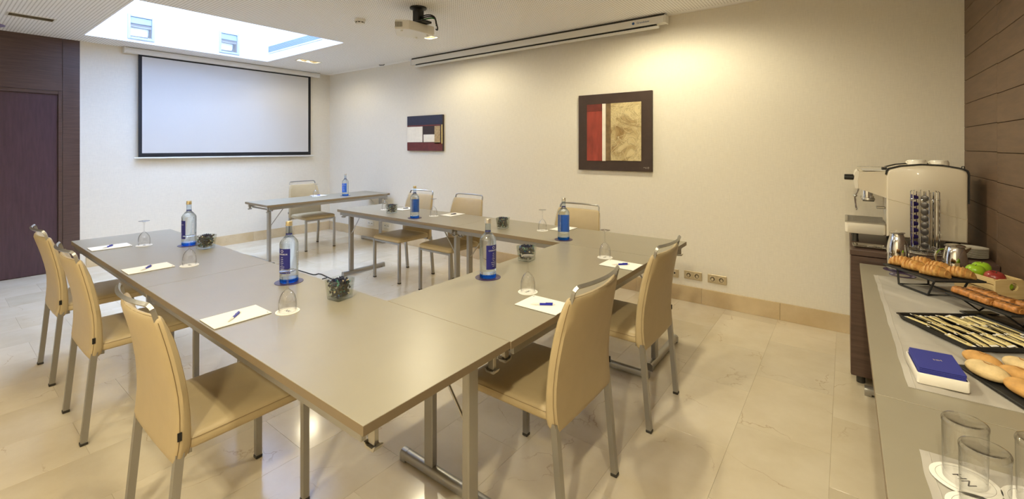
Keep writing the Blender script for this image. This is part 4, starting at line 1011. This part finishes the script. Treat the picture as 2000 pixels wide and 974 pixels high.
# plates, tray with spoons on the cabinet
pl = None
for k in range(9):
    lab = 'white plate, '+ORD[8-k]+' in the stack behind the steel jug'
    o = MB().lathe([(.035, 0), (.040, .0015), (.066, .0070), (.068, .0085), (.065, .0090), (.040, .0040), (.001, .0036)], 36).build('side_plate', M['porcelain'], None, True) if pl is None else None
    if pl is None: pl = o
    else: o = pl.copy(); C.objects.link(o)
    o.location = (.567, 3.555, CZ+.0006+.0062*k); tag(o, lab, 'plate', 'stack of white side plates')
g = thing('serving_tray', 'small steel tray under the coffee machine drip tray', 'tray', (.115, 3.52, CZ))
MB().loft([[(x, y, z) for x, y in rrect(a, b, .02, 4)] for a, b, z in ((.070, .055, .0004), (.078, .062, .012), (.082, .066, .013), (.080, .064, .0142), (.076, .060, .0132), (.069, .054, .003))]).build('dish', M['mirror'], g, True, 40)
for k in range(5):
    s_ = thing('teaspoon', 'steel teaspoon lying in the small steel tray', 'spoon', (.085+.016*k, 3.505+.004*k, CZ+.0042), .5+.3*(k % 3), 'teaspoons in the small steel tray')
    MB().tube([(-.045, 0, .003), (0, 0, .0045), (.02, 0, .003)], .0016, 6).build('handle', M['chrome'], s_, True)
    MB().blob(.033, 0, .004, .015, .009, .0032, 2).build('bowl', M['chrome'], s_, True)
# steel flask and jug
g = thing('steel_flask', 'polished steel vacuum flask with a domed lid on a purple coaster', 'flask', (.231, 3.295, TH+.002))
MB().lathe([(.043, 0), (.046, .003), (.0475, .02), (.0485, .07), (.0470, .11), (.042, .150), (.034, .182), (.029, .198), (.0285, .204)], 40).build('body', M['chrome'], g, True, 60)
MB().lathe([(.0285, .2045), (.034, .208), (.0355, .2105), (.034, .2125), (.026, .2155), (.008, .2175)], 32).build('lid', M['chrome'], g, True)
MB().tube(bez((.040, .022, .05), (.06, .06, .06), (.055, .055, .16), (.028, .020, .17), 14), .005, 8).build('handle', M['chrome'], g, True)
coaster(.231, 3.295, 'purple coaster under the steel flask', r=.062)
g = thing('paper_ring', 'white paper ring with purple print lying beside the flask', 'paper ring', (.245, 3.180, TH))
rg = MB(); sg = 40
rg.loft([[(r*cos(2*pi*i/sg), r*sin(2*pi*i/sg), z) for i in range(sg)] for r, z in ((.030, .0003), (.056, .0003), (.056, .0012), (.030, .0012), (.030, .0003))], True, False)
rg.build('ring', M['purple'], g)
for a in (-.3, 2.9):
    MB().merge(text_bm('NH', .018, .0001), Matrix.Rotation(a, 4, 'Z') @ Matrix.Translation((.044, 0, .0014)) @ Matrix.Rotation(-pi/2, 4, 'Z')).build('logo', M['print'], g)
g = thing('steel_jug', 'polished steel jug with hinged lid beside the plates', 'jug', (.462, 3.285, TH), 0)
MB().lathe([(.050, .0005), (.0535, .004), (.054, .05), (.050, .10), (.041, .150), (.036, .165)], 40).build('body', M['chrome'], g, True, 60)
MB().lathe([(.036, .1655), (.042, .168), (.043, .1705), (.036, .176), (.012, .181), (.003, .182)], 32).build('lid', M['chrome'], g, True)
MB().tube(bez((-.040, -.006, .150), (-.088, -.02, .160), (-.090, -.02, .06), (-.052, -.008, .04), 14), .006, 8, flat=(.014, .006)).build('handle', M['chrome'], g)
MB().loft([[(.033, -.016, .155), (.033, .016, .155), (.041, 0, .130)], [(.060, -.005, .170), (.060, .005, .170), (.061, 0, .161)]]).build('spout', M['chrome'], g)
# ------------------------------------------------------------------ buffet cloths
def runner(lab, c, nx, ny, z, seed, thick=.0012):
    rnd = random.Random(seed); b = MB(); rows = []
    tl, tr, br, bl = [Vector(p) for p in c]
    waves = [(rnd.uniform(3, 16), rnd.uniform(3, 16), rnd.uniform(0, 6), rnd.uniform(.0005, .0013)) for _ in range(8)]
    def zz(x, y): return z+.0035+max(-.0018, min(.0018, 1.6*sum(A*sin(x*fx*3+y*fy*2.2+ph) for fx, fy, ph, A in waves)))
    for j in range(ny+1):
        v = j/ny; row = []
        for i in range(nx+1):
            u = i/nx; p = tl.lerp(tr, u).lerp(bl.lerp(br, u), v)
            e = (.0010*sin(v*23+seed)+.0008*sin(v*51))*(1-u)**6
            zed = zz(p.x, p.y); edge = min(u, 1-u, v, 1-v)
            if edge < .03: zed = z+.0016+(zed-z-.0016)*edge/.03
            row.append((p.x+e, p.y, zed))
        rows.append(row)
    top = [[b.bm.verts.new(p) for p in r] for r in rows]; bot_ = [[b.bm.verts.new((p[0], p[1], p[2]-thick)) for p in r] for r in rows]
    for j in range(ny):
        for i in range(nx):
            b.bm.faces.new((top[j][i], top[j+1][i], top[j+1][i+1], top[j][i+1])); b.bm.faces.new((bot_[j][i], bot_[j][i+1], bot_[j+1][i+1], bot_[j+1][i]))
    for j in range(ny):
        for i in (0, nx): b.bm.faces.new((top[j][i], top[j+1][i], bot_[j+1][i], bot_[j][i]))
    for i in range(nx):
        for j in (0, ny): b.bm.faces.new((top[j][i], top[j][i+1], bot_[j][i+1], bot_[j][i]))
    g = thing('table_runner', lab, 'table runner', (0, 0, 0), 0, 'grey linen table runners')
    cl = b.build('cloth', M['cloth'], g, True, 60)
    # hem stitches
    hm = []
    for j in range(ny+1):
        tgt = rows[j][0][0]+.016
        for k in range(nx):
            p, q = rows[j][k], rows[j][k+1]
            if q[0] >= tgt: f = (tgt-p[0])/(q[0]-p[0]); hm.append((tgt, p[1], p[2]+(q[2]-p[2])*f+.0002)); break
    MB().tube(hm, .0008, 4).build('hem', M['cloth'], g)
    return g
runner('grey linen runner under the pastries and trays', [(.122, 3.10, 0), (.60, 3.115, 0), (.585, 1.735, 0), (.143, 1.712, 0)], 60, 120, TH, 4)
runner('grey linen runner under the upturned tumblers', [(.134, 1.374, 0), (.60, 1.395, 0), (.60, .35, 0), (.145, .35, 0)], 60, 100, TH, 9)
ZC = TH+.0062   # resting height on the cloth

# ------------------------------------------------------------------ pastry stands
ANG = math.atan2(-.83, .55)   # local x along u=(.55,-.83), local y along v=(.83,.55)
def stand(loc, lu, lv, h, lab, kind):
    g = thing('pastry_stand', lab, 'stand', (loc[0], loc[1], ZC), ANG, 'black pastry stands')
    MB().box(-lu/2, lu/2, -lv/2, lv/2, h-.008, h, .0012).build('slate_plate', M['blackmatte'], g)
    r = .0045
    if kind == 0:
        a, b, c, d = lu/2-.025, lv/2-.02, lu/2-.075, lv/2-.045
        MB().tube([(-c-.02, -d-.01, r), (c, -d-.01, r), (c, d, r), (-c-.02, d, r)], r, 8, closed=True).build('base_frame', M['blackenamel'], g, True)
        for sx, sy in ((-1, -1), (1, -1), (1, 1), (-1, 1)):
            MB().tube([((c if sx > 0 else -c-.02), (d if sy > 0 else -d-.01), r), (sx*a*.86, sy*b*.8, h-.0085)], r, 8).build('leg', M['blackenamel'], g, True)
    else:
        for s in (-1, 1):
            x = s*(lu/2-.05)
            MB().tube([(x, -lv/2+.02, h-.009), (x+.0, 0, .012), (x, lv/2-.02, h-.009)], r*.8, 8).build('v_leg', M['blackenamel'], g, True)
            MB().box(x-.018, x+.018, -lv/2+.03, lv/2-.03, .0004, .0055, .001).build('base_bar', M['blackenamel'], g)
        MB().box(-lu/2+.05, lu/2-.05, -.012, .012, .0004, .005, .001).build('spine', M['blackenamel'], g)
    return g
U = Vector((.55, -.83)).normalized(); V = Vector((.83, .55)).normalized()
c1 = Vector((.316, 2.71))-U*.148+V*.11
stand(c1, .296, .22, .092, 'black slate stand on wire legs with croissants', 0)
c2 = Vector((.483, 2.391))-U*.133+V*.092
stand(c2, .266, .184, .072, 'black slate stand on folded legs with chocolate pastries', 1)
def croissant(x, y, z, rz, s, lab):
    g = thing('croissant', lab, 'croissant', (x, y, z), rz, 'croissants on the slate stand')
    secs = []; n = 45; rnd = random.Random(int(x*9000))
    for i in range(n):
        t = -1+2*i/(n-1); env = max(0, 1-abs(t)**2.3)
        saw = (abs(t)*3.4+.35) % 1.0                       # overlapping rolled layers, stepping down towards the tips
        r = (.007+.0225*env**.6)*(1.05-.13*saw)+rnd.uniform(-.0003, .0003)
        px, py = .054*t, -.013*(1-t*t)+.006
        secs.append([(px*s+.0035*s*cos(a)*t, (py+r*1.10*cos(a))*s, max(.0006, (r*.90+r*.89*sin(a))*s)) for a in [2*pi*k/18 for k in range(18)]])
    MB().loft(secs).build('crust', M['croissant'], g, True, 60)
zt = ZC+.0924
CR = [(-.10, -.055, .2, 'croissant at the left rear corner of the wire stand'), (-.02, -.062, -.05, 'croissant in the middle of the front row on the wire stand'), (.075, -.05, .1, 'croissant at the front corner of the wire stand'),
      (-.09, .03, .25, 'croissant at the rear left of the back row on the wire stand'), (.0, .03, .0, 'croissant in the middle of the back row on the wire stand'), (.09, .045, .15, 'croissant at the right corner of the wire stand')]
for i, (a, b, r, lab) in enumerate(CR):
    p = c1+U*a+V*b; croissant(p.x, p.y, zt, ANG+.55+r, .98, lab)
def pastry(x, y, z, rz, lab):
    g = thing('chocolate_pastry', lab, 'pastry', (x, y, z), rz, 'chocolate pastries on the slate stand')
    secs = []; n = 17; rnd = random.Random(int(x*7000))
    def se(a, e=.62): c_, s_ = cos(a), sin(a); return math.copysign(abs(c_)**e, c_), math.copysign(abs(s_)**e, s_)
    for i in range(n):
        t = -1+2*i/(n-1); k = (1 if abs(t) < .93 else .86)*(1+.015*sin(i*1.7+x*50)+rnd.uniform(-.025, .025))
        row = []
        for q in range(20):
            cx_, sz_ = se(2*pi*q/20); row.append((.040*t+.002*sin(q*.9), .0255*k*cx_, max(.0006, .0138+.0134*k*sz_*(1 if sz_ < 0 else 1.12))))
        secs.append(row)
    MB().loft(secs).build('crust', M['pastry'], g, True, 70)
    for s in (-1, 1):
        MB().tube([(s*.0405, .0042*th*cos(th), .0145+.0026*th*sin(th)) for th in [.6+.42*q for q in range(9)]], .0016, 5).build('rolled_end', M['croissant'], g, True)
    for q in range(3): MB().tube([(-.026+.018*q, -.008, .0293), (-.018+.018*q, .0, .0294), (-.010+.018*q, .006, .0293)], .0013, 5).build('chocolate_drizzle', M['choco'], g, True)
z2 = ZC+.0724
for a, b, r, lab in ((-.085, -.052, .05, 'glazed chocolate pastry at the left front of the folded stand'), (.0, -.060, .0, 'glazed chocolate pastry at the centre front of the folded stand'), (.087, -.050, .1, 'glazed chocolate pastry at the right front of the folded stand'),
                     (-.085, .01, .2, 'glazed chocolate pastry at the rear left of the folded stand'), (.005, .005, .15, 'glazed chocolate pastry in the middle of the folded stand'), (.085, .03, .1, 'glazed chocolate pastry at the rear right of the folded stand')):
    p = c2+U*a+V*b; pastry(p.x, p.y, z2, ANG+r, lab)

# ------------------------------------------------------------------ fruit crate with apples
cc = Vector((.541, 2.915))
g = thing('fruit_crate', 'light wooden fruit crate with slotted side against the brown wall', 'crate', (cc.x, cc.y, ZC), ANG)
LU, LV, HH = .20, .125, .088     # local x from -LU to 0, local y 0..LV
MB().box(-LU, 0, 0, LV, .0004, .006).build('bottom', M['pine'], g)
for y in (0, LV-.008):
    for z0, z1 in ((.0062, .030), (.0345, .058), (.0625, HH)):
        MB().box(-LU, -.0085, y, y+.008, z0, z1, .0008).build('slat', M['pine'], g)
    MB().box(-LU, -LU+.02, y+.0081 if y == 0 else y-.0061, y+.0141 if y == 0 else y-.0001, .0062, HH-.002).build('corner_post', M['pine'], g)
    MB().box(-.03, -.0085, y+.0081 if y == 0 else y-.0061, y+.0141 if y == 0 else y-.0001, .0062, HH-.002).build('corner_post', M['pine'], g)
def holed(xa, xb, y0_, y1_, z0, z1, cy, cz, R):
    t = MB(); n = 28; outer = []
    for i in range(n):
        a = 2*pi*i/n+pi/4; dx, dz = cos(a), sin(a); k = min((y1_-cy)/dx if dx > 1e-6 else ((y0_-cy)/dx if dx < -1e-6 else 9), (z1-cz)/dz if dz > 1e-6 else ((z0-cz)/dz if dz < -1e-6 else 9))
        outer.append((cy+dx*k, cz+dz*k, cy+dx*R, cz+dz*R))
    t.loft([[(xa, o[0], o[1]) for o in outer], [(xa, o[2], o[3]) for o in outer], [(xb, o[2], o[3]) for o in outer], [(xb, o[0], o[1]) for o in outer], [(xa, o[0], o[1]) for o in outer]], True, False)
    return t
holed(-.0082, 0, 0, LV, .0062, HH, .078, .055, .0185).build('front_board', M['pine'], g)
MB().box(-LU, -LU+.008, .0085, LV-.0085, .0062, HH, .0008).build('rear_board', M['pine'], g)
def apple(px, py, z, R, mt, lab, tilt=(0, 0)):
    g = thing('apple', lab, 'apple', (px, py, z), 0, 'apples in the crate')
    secs = []
    for i in range(17):
        a = -pi/2+pi*i/16; r = R*cos(a)*(1.0+.05*sin(a)); zz = R*.90*sin(a)+R*.90
        if a > .9: zz -= R*.42*((a-.9)/.67)**2
        if a < -1.0: zz += R*.18*((-1.0-a)/.57)**2
        secs.append([(max(r, R*.02)*(1+.02*cos(5*q*2*pi/24)*(abs(a)/1.6))*cos(2*pi*q/24), max(r, R*.02)*sin(2*pi*q/24), zz) for q in range(24)])
    MB().loft(secs).build('flesh', M[mt], g, True, 80)
    MB().tube([(0, 0, R*1.36), (.001, 0, R*1.6), (.004, .002, R*1.78)], .0015, 6).build('stem', M['stem'], g, True)
    g.rotation_euler = (tilt[0], tilt[1], 0)
def cr(a, b): return cc+U*(-a)+V*b
p = cr(.145, .048); apple(p.x, p.y, ZC+.056, .036, 'apple', 'green apple in front in the crate'); p = cr(.158, .085); apple(p.x+.004, p.y+.012, ZC+.064, .036, 'apple', 'green apple behind the other green one in the crate')
p = cr(.072, .060); apple(p.x, p.y, ZC+.044, .038, 'redapple', 'red apple in the wooden crate', (.15, .1))
p = cr(.0325, .078); apple(p.x, p.y, ZC+.030, .0225, 'apple', 'small green fruit seen through the round hole of the crate')

# ------------------------------------------------------------------ tray of sugar sticks
A = Vector((.162, 2.355)); B = Vector((.332, 2.101)); u = (B-A).normalized(); v = Vector((-u.y, u.x)); LU, LV = (B-A).length, .312
ct = (A+B)/2+v*LV/2; ta = math.atan2(u.y, u.x)
g = thing('black_tray', 'black shallow tray full of sugar sticks', 'tray', (ct.x, ct.y, ZC), ta)
def trs(a, b, z): return [(x, y, z) for x, y in rrect(a, b, .014, 4)]
MB().loft([trs(LU/2-.012, LV/2-.012, .0004), trs(LU/2-.006, LV/2-.006, .004), trs(LU/2-.001, LV/2-.001, .018), trs(LU/2+.004, LV/2+.004, .020), trs(LU/2+.004, LV/2+.004, .0215), trs(LU/2-.003, LV/2-.003, .0205), trs(LU/2-.010, LV/2-.010, .006)]).build('tray_shell', M['blackenamel'], g, True, 40)
sproto = None
random.seed(11)
def make_stick():
    s = thing('sugar_stick', 'yellow paper sugar stick with white crimped ends in the black tray', 'sugar stick', (0, 0, 0), 0, 'sugar sticks in the black tray')
    b = MB(); secs = []
    for x, k in ((-.042, .25), (-.036, .8), (-.02, 1), (.02, 1), (.036, .8), (.042, .25)):
        secs.append([(x, .0105*cos(a)*(1 if abs(x) < .04 else 1.02),   .0052+.0048*k*sin(a)) for a in [2*pi*q/12 for q in range(12)]])
    body = b.loft(secs).build('sachet', M['sugar'], s, True, 60)
    for e in (-1, 1): MB().box(e*.047-.0055, e*.047+.0055, -.0108, .0108, .0030, .0050, .0005).build('crimped_end', M['sachet_end'], s)
    for e in (-1, 1): MB().box(-.041, .041, e*.0100-.0012, e*.0100+.0012, .0030, .0060, .0006).build('edge_stripe', M['sachet_dark'], s)
    MB().merge(text_bm('LORENZANA', .0098, .0001), Matrix.Translation((0, 0, .0102))).build('lettering', M['ink'], body)
    return s
for r in range(3):
    for k in range(12):
        uu = (r-1)*.086+random.uniform(-.004, .004); vv = -LV/2+.030+k*.0232+random.uniform(-.004, .004)
        p = ct+u*uu+v*vv; rz = ta+random.uniform(-.16, .16); z = ZC+.0066+(k % 2)*.0065+random.uniform(0, .003)
        if sproto is None: sproto = s = make_stick()
        else: s = dup(sproto, (0, 0, 0), 0, sproto['label'])
        s.location = (p.x, p.y, z); s.rotation_euler = (random.uniform(-.5, .35), random.uniform(-.05, .05), rz)

# ------------------------------------------------------------------ napkin box
g = thing('napkin_box', 'white ceramic napkin box on the grey runner', 'napkin box', (.216, 1.828, ZC), .07)
def nb(a, b, z): return [(x, y, z) for x, y in rrect(a, b, .006, 4)]
MB().loft([nb(.054, .080, .0004), nb(.056, .082, .003), nb(.056, .082, .030), nb(.0545, .0805, .032), nb(.0525, .0785, .031), nb(.0515, .0775, .006)]).build('dish', M['porcelain'], g, True, 40)
npk = None
for k in range(9):
    lab = 'topmost blue paper napkin with a small logo' if k == 8 else 'folded blue paper napkin, '+ORD[8-k]+' in the white box'
    if npk is None: npk = MB().box(-.0500, .0500, -.0755, .0755, 0, .0042, .0014, 2).build('paper_napkin', M['napkin']); o = npk
    else: o = npk.copy(); C.objects.link(o)
    o.location = (.216+random.uniform(-.0008, .0008), 1.828+random.uniform(-.0008, .0008), ZC+.0064+.0046*k); o.rotation_euler = (0, 0, .07+random.uniform(-.008, .008)); tag(o, lab, 'napkin', 'blue napkins in the white box')
MB().merge(text_bm('NH', .014, .0001), Matrix.Translation((.004, .004, .0044)) @ Matrix.Rotation(.2, 4, 'Z')).build('logo', M['socketin'], o)

# ------------------------------------------------------------------ slate board with rolls
bu = (Vector((.373, 1.733))-Vector((.277, 1.948))).normalized(); bv = Vector((-bu.y, bu.x)); bc = Vector((.277, 1.948))+bu*.145+bv*.105; ba = math.atan2(bu.y, bu.x)
tag(MB().box(-.145, .145, -.105, .105, .0004, .008, .0015).build('slate_board', M['blackmatte'], None, loc=(bc.x, bc.y, ZC)), 'black slate board under the bread rolls', 'board').rotation_euler = (0, 0, ba)
def roll(p, z, rz, s, mt, lab):
    g = thing('bread_roll', lab, 'bread roll', (p.x, p.y, z), rz, 'bread rolls on the slate board'); secs = []
    for i in range(19):
        t = -cos(pi*i/18); r = sqrt(max(0, 1-t*t))
        r = max(r, .02)**.85
        secs.append([(.050*s*t, .031*s*r*cos(a), max(.0006, .020*s+.0198*s*r*sin(a)*(1.12 if sin(a) > 0 else 1))) for a in [2*pi*q/20 for q in range(20)]])
    MB().loft(secs).build('crust', M[mt], g, True, 80)
    MB().tube([(.030*s*(q/5-1), .006*s*sin(q*.9), (.0424-.0085*(q/5-1)**2)*s) for q in range(11)], .0013, 5).build('split', M['crack'], g, True)
    MB().tube([(.004*s, .004*s, .0418*s), (.010*s, .013*s, .0395*s), (.008*s, .0195*s, .0362*s)], .0011, 5).build('split', M['crack'], g, True)
zr = ZC+.0083
for (x, y), rz, s, mt, lab in (((.338, 1.972), ba+.35, 1.0, 'bread', 'golden bread roll at the back of the slate board'), ((.333, 1.880), ba+.30, 1.08, 'breadw', 'pale floury bread roll at the front left of the slate board'),
                               ((.425, 1.985), ba+.2, 1.0, 'breadw', 'pale bread roll at the back right of the slate board'), ((.405, 1.905), ba+.5, .98, 'bread', 'golden bread roll in the middle of the slate board'), ((.396, 1.796), ba+.25, 1.08, 'bread', 'golden bread roll at the front right of the slate board')):
    roll(Vector((x, y)), zr, rz, s, mt, lab)

# ------------------------------------------------------------------ tumblers
def tumbler(x, y, lab, clab):
    g = thing('tumbler_glass', lab, 'glass', (x, y, ZC+.0022), 0, 'upturned tumblers on the near buffet table')
    MB().lathe([(.0335, .0003), (.0345, .05), (.0352, .112), (.0345, .116)], 36, cap=False).build('wall', M['tumbler'], g, True, 80)
    MB().lathe([(.0352, .110), (.0362, .114), (.0362, .119), (.0345, .1225), (.0305, .1235), (.0285, .121), (.010, .1195), (.001, .1193)], 36, cap=False).build('thick_base', M['tumbler'], g, True, 80)
    coaster(x, y, clab, False, .054, ZC, 2.2)
tumbler(.196, 1.290, 'upturned tumbler on the near runner, rear one', 'white coaster under the rear upturned tumbler')
tumbler(.208, 1.196, 'upturned tumbler on the near runner, front one', 'white coaster under the front upturned tumbler')
tumbler(.300, 1.285, 'upturned tumbler cut by the right picture edge', 'white coaster under the tumbler at the right picture edge')

bpy.context.view_layer.update()
